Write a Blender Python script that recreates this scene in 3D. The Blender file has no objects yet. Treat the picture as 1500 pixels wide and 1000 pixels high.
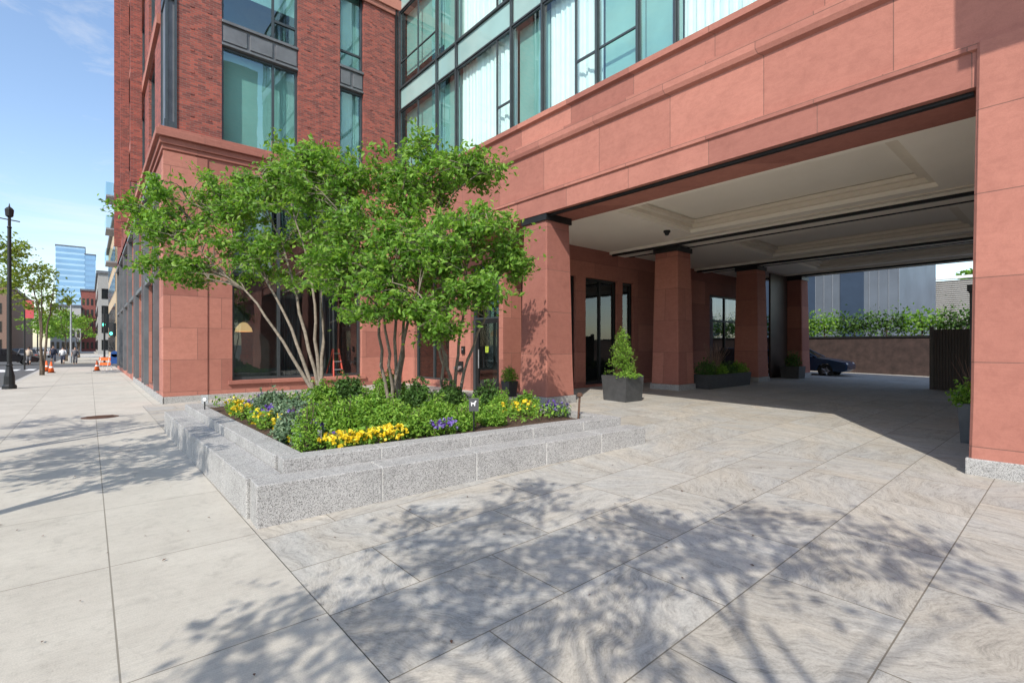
import bpy, bmesh, math, random
import numpy as np
from mathutils import Vector, Matrix
random.seed(4); np.random.seed(4)
S=bpy.context.scene; COL=S.collection
R=math.radians
F=720.0; YAW=R(40.7); HC=1.7
sa,ca=math.sin(YAW),math.cos(YAW)
def W(px,py,d):
    r=(px-750)/F*d
    return Vector((sa*d+ca*r, ca*d-sa*r, HC+(507-py)/F*d))
def gz(x,y):
    t=min(max((x-1.2)/7.3,0),1); yy=min(max(y,0),9)
    return t*(0.10+0.02*(yy-.87))
# ------------------------------------------------------------ materials
def newmat(name):
    m=bpy.data.materials.new(name); m.use_nodes=True
    return m,m.node_tree,m.node_tree.nodes['Principled BSDF']
def L(nt,a,b): nt.links.new(a,b)
def pos(nt): return nt.nodes.new('ShaderNodeNewGeometry').outputs['Position']
def noise(nt,vec,scale,detail=4,rough=.6,dist=0,w=None):
    n=nt.nodes.new('ShaderNodeTexNoise')
    if w is not None:
        n.noise_dimensions='4D'; L(nt,w,n.inputs['W'])
    n.inputs['Scale'].default_value=scale; n.inputs['Detail'].default_value=detail
    n.inputs['Roughness'].default_value=rough; n.inputs['Distortion'].default_value=dist
    L(nt,vec,n.inputs['Vector']); return n.outputs['Fac']
def ramp(nt,fac,stops):
    n=nt.nodes.new('ShaderNodeValToRGB'); e=n.color_ramp.elements
    while len(e)<len(stops): e.new(.5)
    for i,(p,c) in enumerate(stops):
        e[i].position=p
        if not hasattr(c,'__len__'): c=(c,c,c)
        e[i].color=(*c,1)
    L(nt,fac,n.inputs[0]); return n.outputs[0]
def mix(nt,fac,a,b,mode='MIX'):
    n=nt.nodes.new('ShaderNodeMix'); n.data_type='RGBA'; n.blend_type=mode
    for s,i in ((fac,0),(a,6),(b,7)):
        if hasattr(s,'is_output'): L(nt,s,n.inputs[i])
        elif i==0: n.inputs[0].default_value=s
        else: n.inputs[i].default_value=(*s,1)
    return n.outputs[2]
def math_(nt,op,a,b=None):
    n=nt.nodes.new('ShaderNodeMath'); n.operation=op
    for i,s in enumerate((a,b)):
        if s is None: continue
        if hasattr(s,'is_output'): L(nt,s,n.inputs[i])
        else: n.inputs[i].default_value=s
    return n.outputs[0]
def bump(nt,b,h,strength=.3,dist=.02):
    n=nt.nodes.new('ShaderNodeBump'); n.inputs['Strength'].default_value=strength; n.inputs['Distance'].default_value=dist
    L(nt,h,n.inputs['Height']); L(nt,n.outputs[0],b.inputs['Normal'])
def mapping(nt,vec,scale=(1,1,1),rot=(0,0,0),loc=(0,0,0)):
    n=nt.nodes.new('ShaderNodeMapping'); n.inputs['Scale'].default_value=scale; n.inputs['Rotation'].default_value=rot; n.inputs['Location'].default_value=loc
    L(nt,vec,n.inputs['Vector']); return n.outputs[0]
def wallvec(nt,off=(0,0)):
    s=nt.nodes.new('ShaderNodeSeparateXYZ'); L(nt,pos(nt),s.inputs[0])
    u=math_(nt,'ADD',s.outputs[0],s.outputs[1]); u=math_(nt,'ADD',u,off[0]); z=math_(nt,'ADD',s.outputs[2],off[1])
    c=nt.nodes.new('ShaderNodeCombineXYZ'); L(nt,u,c.inputs[0]); L(nt,z,c.inputs[1]); return c.outputs[0]
def brick(nt,vec,w,h,mortar,c1,c2,cm,offset=.5,smooth=.1):
    n=nt.nodes.new('ShaderNodeTexBrick'); n.offset=offset; n.squash=1
    n.inputs['Scale'].default_value=1; n.inputs['Mortar Size'].default_value=mortar; n.inputs['Mortar Smooth'].default_value=smooth
    n.inputs['Brick Width'].default_value=w; n.inputs['Row Height'].default_value=h; n.inputs['Bias'].default_value=0
    n.inputs['Color1'].default_value=(*c1,1); n.inputs['Color2'].default_value=(*c2,1); n.inputs['Mortar'].default_value=(*cm,1)
    L(nt,vec,n.inputs['Vector']); return n
def simple(name,c,rough=.6,metal=0,var=.15,scale=5,bmp=.0):
    m,nt,b=newmat(name); p=pos(nt)
    f=noise(nt,p,scale,5)
    lo=tuple(x*(1-var) for x in c); hi=tuple(min(1,x*(1+var)) for x in c)
    L(nt,ramp(nt,f,[(.3,lo),(.7,hi)]),b.inputs['Base Color'])
    b.inputs['Roughness'].default_value=rough; b.inputs['Metallic'].default_value=metal
    if bmp: bump(nt,b,noise(nt,p,scale*8,3),bmp,.01)
    return m
def mk_brownstone(name,w,h,off,tone=1.0):
    m,nt,b=newmat(name); p=pos(nt)
    br=brick(nt,wallvec(nt,off),w,h,.007,(.53*tone,.225*tone,.168*tone),(.35*tone,.138*tone,.106*tone),(.24*tone,.115*tone,.09*tone))
    n1=noise(nt,p,1.3,6,.65,.4); n2=noise(nt,mapping(nt,p,(1,1,4)),2.5,6,.7,1.2); n3=noise(nt,p,70,3); n4=noise(nt,p,7,5,.7,.6)
    c=mix(nt,.4,br.outputs['Color'],ramp(nt,n1,[(.3,(.70,.66,.66)),(.5,(.90,.88,.88)),(.72,(1,1,1))]),'MULTIPLY')
    c=mix(nt,.35,c,ramp(nt,n2,[(.35,(.76,.68,.66)),(.65,(1,.98,.95))]),'MULTIPLY')
    c=mix(nt,.25,c,ramp(nt,n4,[(.38,(.68,.64,.64)),(.55,(1,1,1))]),'MULTIPLY')
    c=mix(nt,.25,c,ramp(nt,n3,[(.3,.6),(.7,1.0)]),'MULTIPLY')
    L(nt,c,b.inputs['Base Color']); b.inputs['Roughness'].default_value=.88
    h1=math_(nt,'MULTIPLY',br.outputs['Fac'],-1.0); h2=math_(nt,'ADD',h1,math_(nt,'MULTIPLY',n2,.4)); h2=math_(nt,'ADD',h2,math_(nt,'MULTIPLY',n3,.15))
    bump(nt,b,h2,.4,.012); return m
M={}
M['stone']=mk_brownstone('brownstone',1.35,.95,(.3,-.35))
M['stone_col']=mk_brownstone('brownstone_pier',2.6,1.05,(1.1,-.45),.97)
M['stone_frieze']=mk_brownstone('brownstone_frieze',1.75,1.3,(.2,1.0),1.0)
def mk_brick(name,c1,c2,cm):
    m,nt,b=newmat(name)
    br=brick(nt,wallvec(nt),.2,.066,.006,c1,c2,cm)
    p=pos(nt); n=noise(nt,p,2,5); n3=noise(nt,mapping(nt,p,(1,1,3)),9,2)
    c=mix(nt,.4,br.outputs['Color'],ramp(nt,n,[(.3,.7),(.7,1.0)]),'MULTIPLY')
    c=mix(nt,.25,c,ramp(nt,n3,[(.4,.45),(.55,1.0)]),'MULTIPLY')
    L(nt,c,b.inputs['Base Color']); b.inputs['Roughness'].default_value=.8
    bump(nt,b,math_(nt,'ADD',math_(nt,'MULTIPLY',br.outputs['Fac'],-1),math_(nt,'MULTIPLY',n3,.3)),.6,.010); return m
M['brick']=mk_brick('red_brick',(.42,.095,.064),(.17,.045,.038),(.22,.14,.12))
def mk_granite():
    m,nt,b=newmat('granite'); p=pos(nt)
    v=nt.nodes.new('ShaderNodeTexVoronoi'); v.inputs['Scale'].default_value=180; L(nt,p,v.inputs['Vector'])
    s=nt.nodes.new('ShaderNodeSeparateColor'); L(nt,v.outputs['Color'],s.inputs[0])
    c=ramp(nt,s.outputs[0],[(.0,.10),(.20,.21),(.36,.38),(.8,.48),(1,.58)])
    c=mix(nt,1.0,c,(1.0,.98,.95),'MULTIPLY')
    c=mix(nt,.5,c,ramp(nt,noise(nt,p,2.2,6,.6),[(.3,.68),(.7,1.0)]),'MULTIPLY')
    c=mix(nt,.4,c,ramp(nt,noise(nt,p,9,4,.7),[(.33,.6),(.5,1.0)]),'MULTIPLY')
    L(nt,c,b.inputs['Base Color']); b.inputs['Roughness'].default_value=.75
    bump(nt,b,noise(nt,p,90,3),.25,.004); return m
M['granite']=mk_granite()
def mk_paving():
    m,nt,b=newmat('gneiss_paving'); p=pos(nt)
    s=nt.nodes.new('ShaderNodeSeparateXYZ'); L(nt,p,s.inputs[0])
    c_=nt.nodes.new('ShaderNodeCombineXYZ'); L(nt,math_(nt,'ADD',s.outputs[0],-1.15),c_.inputs[0]); L(nt,math_(nt,'ADD',s.outputs[1],.1),c_.inputs[1])
    br=brick(nt,c_.outputs[0],1.3,.8,.0045,(0,0,0),(1,1,1),(.5,.5,.5),.5)
    rr=nt.nodes.new('ShaderNodeSeparateColor'); L(nt,br.outputs['Color'],rr.inputs[0]); rnd=rr.outputs[0]
    vr=nt.nodes.new('ShaderNodeVectorRotate'); vr.rotation_type='Z_AXIS'; L(nt,p,vr.inputs['Vector']); L(nt,math_(nt,'MULTIPLY',rnd,9.0),vr.inputs['Angle'])
    w=math_(nt,'MULTIPLY',rnd,37)
    wn=nt.nodes.new('ShaderNodeTexNoise'); wn.inputs['Scale'].default_value=1.6; wn.inputs['Detail'].default_value=2; L(nt,vr.outputs[0],wn.inputs['Vector'])
    va=nt.nodes.new('ShaderNodeVectorMath'); va.operation='MULTIPLY_ADD'; L(nt,wn.outputs['Color'],va.inputs[0]); va.inputs[1].default_value=(.5,.5,0); L(nt,vr.outputs[0],va.inputs[2])
    v2=mapping(nt,va.outputs[0],(1,5,1)); v3=mapping(nt,va.outputs[0],(1,3,1))
    n1=noise(nt,v2,2.8,10,.8,.2,w); n2=noise(nt,v3,22,6,.8,.2,w); n3=noise(nt,p,.55,4); n4=noise(nt,p,70,3)
    f=math_(nt,'ADD',math_(nt,'MULTIPLY',n1,.55),math_(nt,'MULTIPLY',n2,.45))
    c=ramp(nt,f,[(.37,.22),(.44,.38),(.5,.49),(.56,.56),(.64,.68)])
    c=mix(nt,1.0,c,ramp(nt,noise(nt,v3,.7,4,.5,.4,w),[(.36,(.96,.94,.88)),(.62,(1,.92,.79))]),'MULTIPLY')
    c=mix(nt,.35,c,ramp(nt,n3,[(.35,.78),(.65,1.0)]),'MULTIPLY')
    c=mix(nt,.5,c,ramp(nt,rnd,[(0,.72),(1,1.0)]),'MULTIPLY')
    c=mix(nt,.35,c,ramp(nt,n4,[(.3,.5),(.7,1.0)]),'MULTIPLY')
    c=mix(nt,br.outputs['Fac'],c,(.16,.14,.11))
    L(nt,c,b.inputs['Base Color']); b.inputs['Roughness'].default_value=.8
    bump(nt,b,math_(nt,'ADD',math_(nt,'MULTIPLY',br.outputs['Fac'],-1.5),math_(nt,'ADD',n2,math_(nt,'MULTIPLY',n4,.3))),.35,.006); return m
M['paving']=mk_paving()
def mk_concrete():
    m,nt,b=newmat('sidewalk_concrete'); p=pos(nt)
    s=nt.nodes.new('ShaderNodeSeparateXYZ'); L(nt,p,s.inputs[0])
    c_=nt.nodes.new('ShaderNodeCombineXYZ'); L(nt,math_(nt,'ADD',s.outputs[0],5.08),c_.inputs[0]); L(nt,math_(nt,'ADD',s.outputs[1],.35),c_.inputs[1])
    br=brick(nt,c_.outputs[0],1.3,1.75,.005,(.0,)*3,(1,)*3,(.5,)*3,0)
    rr=nt.nodes.new('ShaderNodeSeparateColor'); L(nt,br.outputs['Color'],rr.inputs[0])
    n1=noise(nt,p,1.2,7,.65); n2=noise(nt,mapping(nt,p,(3,130,1)),1,3); n3=noise(nt,p,120,2); n4=noise(nt,p,14,5,.7); n5=noise(nt,p,3,8,.75,.5)
    c=ramp(nt,n1,[(.3,(.49,.455,.395)),(.7,(.59,.555,.485))])
    c=mix(nt,.3,c,ramp(nt,n2,[(.35,.6),(.65,1.0)]),'MULTIPLY'); c=mix(nt,.4,c,ramp(nt,n3,[(.3,.55),(.6,1.0)]),'MULTIPLY')
    c=mix(nt,.28,c,ramp(nt,n4,[(.3,.6),(.5,1.0)]),'MULTIPLY'); c=mix(nt,.25,c,ramp(nt,rr.outputs[0],[(0,.7),(1,1.0)]),'MULTIPLY')
    c=mix(nt,.3,c,ramp(nt,n5,[(.36,.55),(.46,1.0)]),'MULTIPLY')
    c=mix(nt,br.outputs['Fac'],c,(.22,.20,.165))
    L(nt,c,b.inputs['Base Color']); b.inputs['Roughness'].default_value=.9
    bump(nt,b,math_(nt,'ADD',math_(nt,'MULTIPLY',br.outputs['Fac'],-2),n2),.4,.004); return m
M['concrete']=mk_concrete()
M['asphalt']=simple('asphalt',(.09,.09,.09),.9,0,.3,3,.3)
M['ground']=simple('ground_grey',(.16,.155,.14),.95,0,.3,.3,.2)
M['curb']=simple('curb_granite',(.40,.39,.37),.8,0,.2,20,.2)
M['paint']=simple('road_paint',(.7,.7,.68),.7,0,.1,8)
M['mulch']=simple('mulch',(.085,.048,.03),1,0,.6,30,1.0)
M['cream']=simple('ceiling_plaster',(.95,.89,.78),.75,0,.03,.8)
M['cream2']=simple('ceiling_moulding',(.80,.72,.60),.7,0,.04,2)
M['black']=simple('black_metal',(.018,.019,.02),.45,.3,.2,4)
M['frame']=simple('bronze_frame',(.065,.078,.085),.4,.4,.15,4)
M['frame2']=simple('spandrel_grey',(.15,.155,.165),.5,.3,.2,2)
M['mortar']=simple('pale_mortar',(.56,.55,.52),.9,0,.1,20)
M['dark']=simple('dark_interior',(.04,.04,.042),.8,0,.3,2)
M['room']=simple('room_wall',(.18,.23,.22),.8,0,.3,.7)
M['blind']=simple('roller_blind',(.42,.58,.55),.9,0,.14,.6)
M['bronze_wall']=simple('dark_bronze_wall',(.05,.033,.027),.45,.2,.3,2)
M['curtain']=simple('white_curtain',(.84,.88,.88),.9,0,.05,3)
M['bark']=simple('grey_bark',(.22,.185,.145),.9,0,.35,14,.5)
M['bark_dk']=simple('dark_bark',(.12,.09,.065),.9,0,.35,14,.5)
M['plantbox']=simple('charcoal_planter',(.06,.062,.065),.55,.1,.2,6,.1)
M['potgrey']=simple('grey_planter',(.10,.105,.11),.6,.1,.2,6,.1)
M['orange']=simple('cone_orange',(.80,.13,.02),.5,0,.08,8)
M['white']=simple('white_paint',(.78,.78,.76),.5,0,.05,6)
M['red']=simple('red_plastic',(.50,.055,.03),.5,0,.1,8)
M['banner_red']=simple('banner_red',(.42,.06,.07),.8,0,.1,4)
M['blue']=simple('mailbox_blue',(.03,.10,.33),.4,0,.1,5)
M['steel']=simple('galvanised_steel',(.42,.43,.44),.45,.7,.15,6)
M['rubber']=simple('tyre_rubber',(.02,.02,.02),.85,0,.2,10)
M['rim']=simple('alloy_rim',(.3,.3,.32),.35,.8,.1,6)
M['rust']=simple('rusty_iron',(.14,.075,.05),.75,.4,.3,20,.5)
M['skin']=simple('skin',(.45,.27,.19),.6)
M['navy']=simple('navy_cloth',(.03,.035,.06),.9); M['beige_cloth']=simple('beige_cloth',(.5,.42,.33),.9)
M['grey_cloth']=simple('grey_cloth',(.12,.12,.13),.9); M['white_cloth']=simple('white_cloth',(.65,.65,.65),.9); M['hair']=simple('dark_hair',(.03,.02,.015),.7)
def carpaint(n,c,coat=.6):
    m,nt,b=newmat(n); f=noise(nt,pos(nt),2,2); L(nt,ramp(nt,f,[(.3,tuple(x*.9 for x in c)),(.7,c)]),b.inputs['Base Color'])
    b.inputs['Roughness'].default_value=.4; b.inputs['Specular IOR Level'].default_value=.3; b.inputs['Coat Weight'].default_value=coat; b.inputs['Coat Roughness'].default_value=.08; return m
M['car_blue']=carpaint('dark_blue_carpaint',(.012,.04,.10),.5); M['car_black']=carpaint('black_carpaint',(.01,.01,.012)); M['car_white']=carpaint('white_carpaint',(.6,.6,.6)); M['car_grey']=carpaint('grey_carpaint',(.12,.12,.13))
def mk_glass(name,tint,refl,gcol=(.9,.95,.95)):
    m=bpy.data.materials.new(name); m.use_nodes=True; nt=m.node_tree; nt.nodes.clear()
    o=nt.nodes.new('ShaderNodeOutputMaterial'); t=nt.nodes.new('ShaderNodeBsdfTransparent'); t.inputs[0].default_value=(*tint,1)
    g=nt.nodes.new('ShaderNodeBsdfGlossy'); g.inputs['Roughness'].default_value=.015; g.inputs[0].default_value=(*gcol,1)
    fr=nt.nodes.new('ShaderNodeLayerWeight'); fr.inputs[0].default_value=.5
    f=math_(nt,'POWER',fr.outputs['Facing'],4.0); f=math_(nt,'ADD',math_(nt,'MULTIPLY',f,.75),refl)
    bn=nt.nodes.new('ShaderNodeBump'); bn.inputs['Strength'].default_value=.05; bn.inputs['Distance'].default_value=.05; L(nt,noise(nt,pos(nt),.8,2),bn.inputs['Height']); L(nt,bn.outputs[0],g.inputs['Normal'])
    mx=nt.nodes.new('ShaderNodeMixShader'); L(nt,f,mx.inputs[0]); L(nt,t.outputs[0],mx.inputs[1]); L(nt,g.outputs[0],mx.inputs[2]); L(nt,mx.outputs[0],o.inputs[0]); return m
M['glass']=mk_glass('clear_green_glass',(.82,.95,.93),.10)
M['glass_teal']=mk_glass('teal_reflective_glass',(.68,.88,.86),.20,(.78,.95,.95))
M['glass_dark']=mk_glass('dark_shop_glass',(.6,.66,.65),.12)
m,nt,b=newmat('green_spandrel_glass'); L(nt,ramp(nt,noise(nt,pos(nt),.7,2),[(.3,(.26,.41,.40)),(.7,(.34,.51,.49))]),b.inputs['Base Color']); b.inputs['Roughness'].default_value=.08; b.inputs['Coat Weight'].default_value=.6; M['spandrel']=m
m,nt,b=newmat('car_glass'); L(nt,ramp(nt,noise(nt,pos(nt),2,2),[(.3,(.01,.012,.014)),(.7,(.02,.024,.026))]),b.inputs['Base Color']); b.inputs['Roughness'].default_value=.08; M['carglass']=m
def emis(name,c,s):
    m,nt,b=newmat(name); L(nt,ramp(nt,noise(nt,pos(nt),3,1),[(.3,tuple(x*.9 for x in c)),(.7,c)]),b.inputs['Base Color']); b.inputs['Emission Color'].default_value=(*c,1); b.inputs['Emission Strength'].default_value=s; return m
M['lamp_glow']=emis('warm_lampshade',(1,.66,.30),.8); M['green_light']=emis('green_signal',(.1,1,.6),2.0)
def mk_leaf(name,a,b_,c3,trans=.35):
    m=bpy.data.materials.new(name); m.use_nodes=True; nt=m.node_tree; nt.nodes.clear()
    o=nt.nodes.new('ShaderNodeOutputMaterial'); g=nt.nodes.new('ShaderNodeNewGeometry')
    col=ramp(nt,g.outputs['Random Per Island'],[(.0,a),(.55,b_),(1,c3)])
    col=mix(nt,.4,col,ramp(nt,noise(nt,g.outputs['Position'],1.6,3),[(.35,.6),(.65,1.0)]),'MULTIPLY')
    d=nt.nodes.new('ShaderNodeBsdfPrincipled'); d.inputs['Roughness'].default_value=.5; d.inputs['Specular IOR Level'].default_value=.3; L(nt,col,d.inputs['Base Color'])
    t=nt.nodes.new('ShaderNodeBsdfTranslucent'); L(nt,mix(nt,1.0,col,(1.25,1.2,.5),'MULTIPLY'),t.inputs[0])
    mx=nt.nodes.new('ShaderNodeMixShader'); mx.inputs[0].default_value=trans; L(nt,d.outputs[0],mx.inputs[1]); L(nt,t.outputs[0],mx.inputs[2]); L(nt,mx.outputs[0],o.inputs[0]); return m
M['leaf']=mk_leaf('tree_leaf',(.10,.23,.03),(.20,.40,.055),(.34,.54,.10),.45)
M['leaf_yel']=mk_leaf('street_tree_leaf',(.14,.22,.03),(.26,.38,.05),(.38,.45,.08),.4)
M['leaf_dk']=mk_leaf('dark_shrub_leaf',(.04,.10,.02),(.075,.16,.035),(.12,.23,.05),.25)
M['leaf_mid']=mk_leaf('lime_shrub_leaf',(.11,.25,.03),(.2,.38,.045),(.32,.5,.08),.3)
M['leaf_blue']=mk_leaf('bluegreen_leaf',(.1,.17,.1),(.17,.27,.16),(.28,.38,.24),.25)
M['yellow']=mk_leaf('yellow_petal',(.80,.56,.02),(.9,.70,.03),(.95,.82,.12),.2)
M['purple']=mk_leaf('purple_petal',(.09,.04,.28),(.18,.10,.46),(.42,.36,.68),.2)
# ------------------------------------------------------------ mesh helper
class MB:
    def __init__(s): s.v=[]; s.f=[]
    def add(s,vs,fs):
        o=len(s.v); s.v+=[tuple(v) for v in vs]; s.f+=[tuple(i+o for i in f) for f in fs]; return s
    def box(s,x0,x1,y0,y1,z0,z1):
        return s.add([(x0,y0,z0),(x1,y0,z0),(x1,y1,z0),(x0,y1,z0),(x0,y0,z1),(x1,y0,z1),(x1,y1,z1),(x0,y1,z1)],
          [(3,2,1,0),(4,5,6,7),(0,1,5,4),(1,2,6,5),(2,3,7,6),(3,0,4,7)])
    def quad(s,a,b,c,d): return s.add([a,b,c,d],[(0,1,2,3)])
    def prism(s,poly,z0,z1):
        n=len(poly); return s.add([(x,y,z0) for x,y in poly]+[(x,y,z1) for x,y in poly],[tuple(range(n))[::-1],tuple(range(n,2*n))]+[(i,(i+1)%n,n+(i+1)%n,n+i) for i in range(n)])
    def tube(s,pts,rad,n=6,cap=True):
        pts=[Vector(p) for p in pts]
        if not hasattr(rad,'__len__'): rad=[rad]*len(pts)
        vs=[];fs=[]
        for i,p in enumerate(pts):
            t=(pts[min(i+1,len(pts)-1)]-pts[max(i-1,0)]);
            if t.length<1e-6: t=Vector((0,0,1))
            t.normalize(); a=t.cross(Vector((0,0,1)) if abs(t.z)<.95 else Vector((1,0,0))).normalized(); b=t.cross(a)
            for k in range(n):
                q=2*math.pi*k/n; vs.append(p+(a*math.cos(q)+b*math.sin(q))*rad[i])
        for i in range(len(pts)-1):
            for k in range(n):
                k2=(k+1)%n; fs.append((i*n+k,i*n+k2,(i+1)*n+k2,(i+1)*n+k))
        if cap: fs.append(tuple(range(n))[::-1]); fs.append(tuple(range((len(pts)-1)*n,len(pts)*n)))
        return s.add(vs,fs)
    def lathe(s,prof,c=(0,0,0),n=16):
        return s.tube([(c[0],c[1],c[2]+z) for r,z in prof],[max(r,.001) for r,z in prof],n)
    def ball(s,c,rx,ry,rz,n=10,m=7):
        vs=[];fs=[]
        for i in range(m+1):
            th=math.pi*i/m
            for k in range(n):
                q=2*math.pi*k/n; vs.append((c[0]+rx*math.sin(th)*math.cos(q),c[1]+ry*math.sin(th)*math.sin(q),c[2]+rz*math.cos(th)))
        for i in range(m):
            for k in range(n): fs.append((i*n+k,i*n+(k+1)%n,(i+1)*n+(k+1)%n,(i+1)*n+k))
        return s.add(vs,fs)
    def leaves(s,C,size,bias=1.0,aspect=.55,var=.35):
        C=np.asarray(C,float); n=len(C)
        if n==0: return s
        nr=np.random.normal(size=(n,3)); nr/=np.linalg.norm(nr,axis=1)[:,None]; nr[:,2]+=bias; nr/=np.linalg.norm(nr,axis=1)[:,None]
        t=np.cross(nr,np.random.normal(size=(n,3))); t/=np.linalg.norm(t,axis=1)[:,None]; p=np.cross(nr,t)
        sz=(size*(1+var*np.random.uniform(-1,1,n)))[:,None]
        v=np.stack([C-t*sz*.5,C+p*sz*aspect*.5+nr*sz*.10,C+t*sz*.5,C-p*sz*aspect*.5+nr*sz*.10],1).reshape(-1,3)
        o=len(s.v); s.v+=v.tolist(); s.f+=[(o+4*i,o+4*i+1,o+4*i+2,o+4*i+3) for i in range(n)]; return s
    def build(s,name,mat,parent=None,smooth=False,local=False,bevel=0):
        me=bpy.data.meshes.new(name); off=Vector((0,0,0))
        if parent and not local:
            q=parent
            while q: off+=q.location; q=q.parent
        vs=[(a-off.x,b-off.y,c-off.z) for a,b,c in s.v] if off.length>0 else s.v
        me.from_pydata(vs,[],s.f); me.materials.append(mat)
        if smooth:
            me.polygons.foreach_set('use_smooth',[True]*len(me.polygons))
        o=bpy.data.objects.new(name,me); COL.objects.link(o)
        if parent: o.parent=parent
        if bevel:
            md=o.modifiers.new('b','BEVEL'); md.width=bevel; md.segments=2; md.limit_method='ANGLE'
        return o
def tag(o,label,cat,group=None,kind=None):
    if label: o['label']=label
    if cat: o['category']=cat
    if group: o['group']=group
    if kind: o['kind']=kind
    return o
def thing(name,label,cat,loc=(0,0,0),group=None,rz=0):
    o=bpy.data.objects.new(name,None); COL.objects.link(o); o.location=loc; o.rotation_euler=(0,0,rz); o.empty_display_size=.2
    return tag(o,label,cat,group)
def struct(o,label,cat): return tag(o,label,cat,None,'structure')
# ------------------------------------------------------------ setting
struct(MB().quad((-1500,-1500,-.16),(1500,-1500,-.16),(1500,1500,-.16),(-1500,1500,-.16)).build('ground',M['ground']),'grey ground stretching to the horizon','ground')
mb=MB(); mb.quad((-14,-60,-.135),(-2.75,-60,-.135),(-2.75,600,-.135),(-14,600,-.135)); mb.quad((-2.75,56,-.135),(60,56,-.135),(60,68,-.135),(-2.75,68,-.135))
struct(mb.build('road',M['asphalt']),'dark asphalt street beside the sidewalk','road')
mb=MB()
for k in range(8): mb.box(-2.2+k*.9-6,-1.7+k*.9-6,52,55,-.131,-.128)
for k in range(6): mb.box(-13+k*1.6,-12.4+k*1.6,50,54,-.131,-.128)
mb.box(-8.3,-8.15,-20,48,-.131,-.128)
struct(mb.build('road_marking',M['paint']),'white painted crosswalk bars at the crossing','road marking')
mb=MB(); mb.box(-2.6,1.15,-40,54,-.15,0); mb.box(-2.6,6,70,300,-.15,0); mb.box(1.15,1.66,17.5,54,-.15,0)
struct(mb.build('sidewalk',M['concrete']),'pale concrete sidewalk with scored joints','sidewalk')
mb=MB(); mb.box(-2.78,-2.603,-40,54,-.15,-.002); mb.box(-2.78,-2.603,70,300,-.15,-.002); mb.box(-18,-14,-60,600,-.15,0)
struct(mb.build('kerb',M['curb']),'granite kerb between the sidewalk and the road','kerb')
xs=[1.153,1.2]+[1.2+i*7.3/8 for i in range(1,9)]+[12,20,32]; ys=[-14,-4,0]+[i for i in range(1,10)]+[11,14,17.6]
vs=[(x,y,gz(x,y)+.003) for x in xs for y in ys]; n=len(ys)
fs=[(i*n+j,(i+1)*n+j,(i+1)*n+j+1,i*n+j+1) for i in range(len(xs)-1) for j in range(n-1)]
struct(MB().add(vs,fs).build('drive_paving',M['paving'],smooth=True),'warm grey veined stone slabs paving the drive','paving')
# ------------------------------------------------------------ facade helpers
def fY(y): return lambda u,z,d: (u,y+d,z)
def fX(x): return lambda u,z,d: (x+d,u,z)
def wall(f,u0,u1,z0,z1,holes,depth=.28,back=None):
    mb=MB(); us=sorted({u0,u1,*[h[0] for h in holes],*[h[1] for h in holes]}); zs=sorted({z0,z1,*[h[2] for h in holes],*[h[3] for h in holes]})
    for a,b in zip(us,us[1:]):
        for c,d in zip(zs,zs[1:]):
            um,zm=(a+b)/2,(c+d)/2
            if any(h[0]<um<h[1] and h[2]<zm<h[3] for h in holes): continue
            mb.quad(f(a,c,0),f(b,c,0),f(b,d,0),f(a,d,0))
    for (a,b,c,d) in holes:
        mb.quad(f(a,c,0),f(a,d,0),f(a,d,depth),f(a,c,depth)); mb.quad(f(b,c,0),f(b,d,0),f(b,d,depth),f(b,c,depth))
        mb.quad(f(a,c,0),f(b,c,0),f(b,c,depth),f(a,c,depth)); mb.quad(f(a,d,0),f(b,d,0),f(b,d,depth),f(a,d,depth))
    return mb
def fbox(mb,f,u0,u1,z0,z1,d0,d1):
    a=f(u0,z0,d0); b=f(u1,z1,d1)
    return mb.box(min(a[0],b[0]),max(a[0],b[0]),min(a[1],b[1]),max(a[1],b[1]),min(a[2],b[2]),max(a[2],b[2]))
def fquad(f,u0,u1,z0,z1,d): return MB().quad(f(u0,z0,d),f(u1,z0,d),f(u1,z1,d),f(u0,z1,d))
def window(root,f,u0,u1,z0,z1,mull=(),trans=(),t=.06,d=.14,glass='glass_teal',fm='frame',sub=(),blind=None,dp=.1):
    mb=MB(); e=.003
    fbox(mb,f,u0+e,u0+t,z0+e,z1-e,d,d+dp); fbox(mb,f,u1-t,u1-e,z0+e,z1-e,d,d+dp)
    fbox(mb,f,u0+t,u1-t,z0+e,z0+t,d,d+dp); fbox(mb,f,u0+t,u1-t,z1-t,z1-e,d,d+dp)
    for m_ in mull: fbox(mb,f,m_-t/2,m_+t/2,z0+t,z1-t,d+.004,d+dp-.004)
    for z_ in trans: fbox(mb,f,u0+t,u1-t,z_-t/2,z_+t/2,d+.008,d+dp-.01)
    for (a,b,c,e2) in sub:
        fbox(mb,f,a,b,c,e2,d+.01,d+dp-.01)
    w=mb.build('window',M[fm],root)
    fquad(f,u0+.02,u1-.02,z0+.02,z1-.02,d+dp*.55).build('pane',M[glass],w)
    if blind is not None: fquad(f,u0+.01,u1-.01,z0+(z1-z0)*blind,z1,d+.3).build('roller_blind',M['blind'],w)
    return w
def curtain(root,f,u0,u1,z0,z1,d=.5,amp=.022):
    vs=[];fs=[]; n=int((u1-u0)/.02); ph=random.random()*6
    for i in range(n+1):
        u=u0+(u1-u0)*i/n; o=amp*math.sin(u*30+ph+2.2*math.sin(u*4.1+ph))+amp*.5*math.sin(u*67+ph)
        vs+= [f(u,z0,d+o*1.3),f(u+.015*math.sin(u*9),z1,d+o*.7)]
    fs=[(2*i,2*i+2,2*i+3,2*i+1) for i in range(n)]
    return MB().add(vs,fs).build('curtain',M['curtain'],root,smooth=True)
BLD=thing('apartment_building','large brownstone and red brick building with a columned drive-through portico','building',(8.5,12,0))
YW=17.5; XW=1.66
fw=fY(YW)
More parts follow.
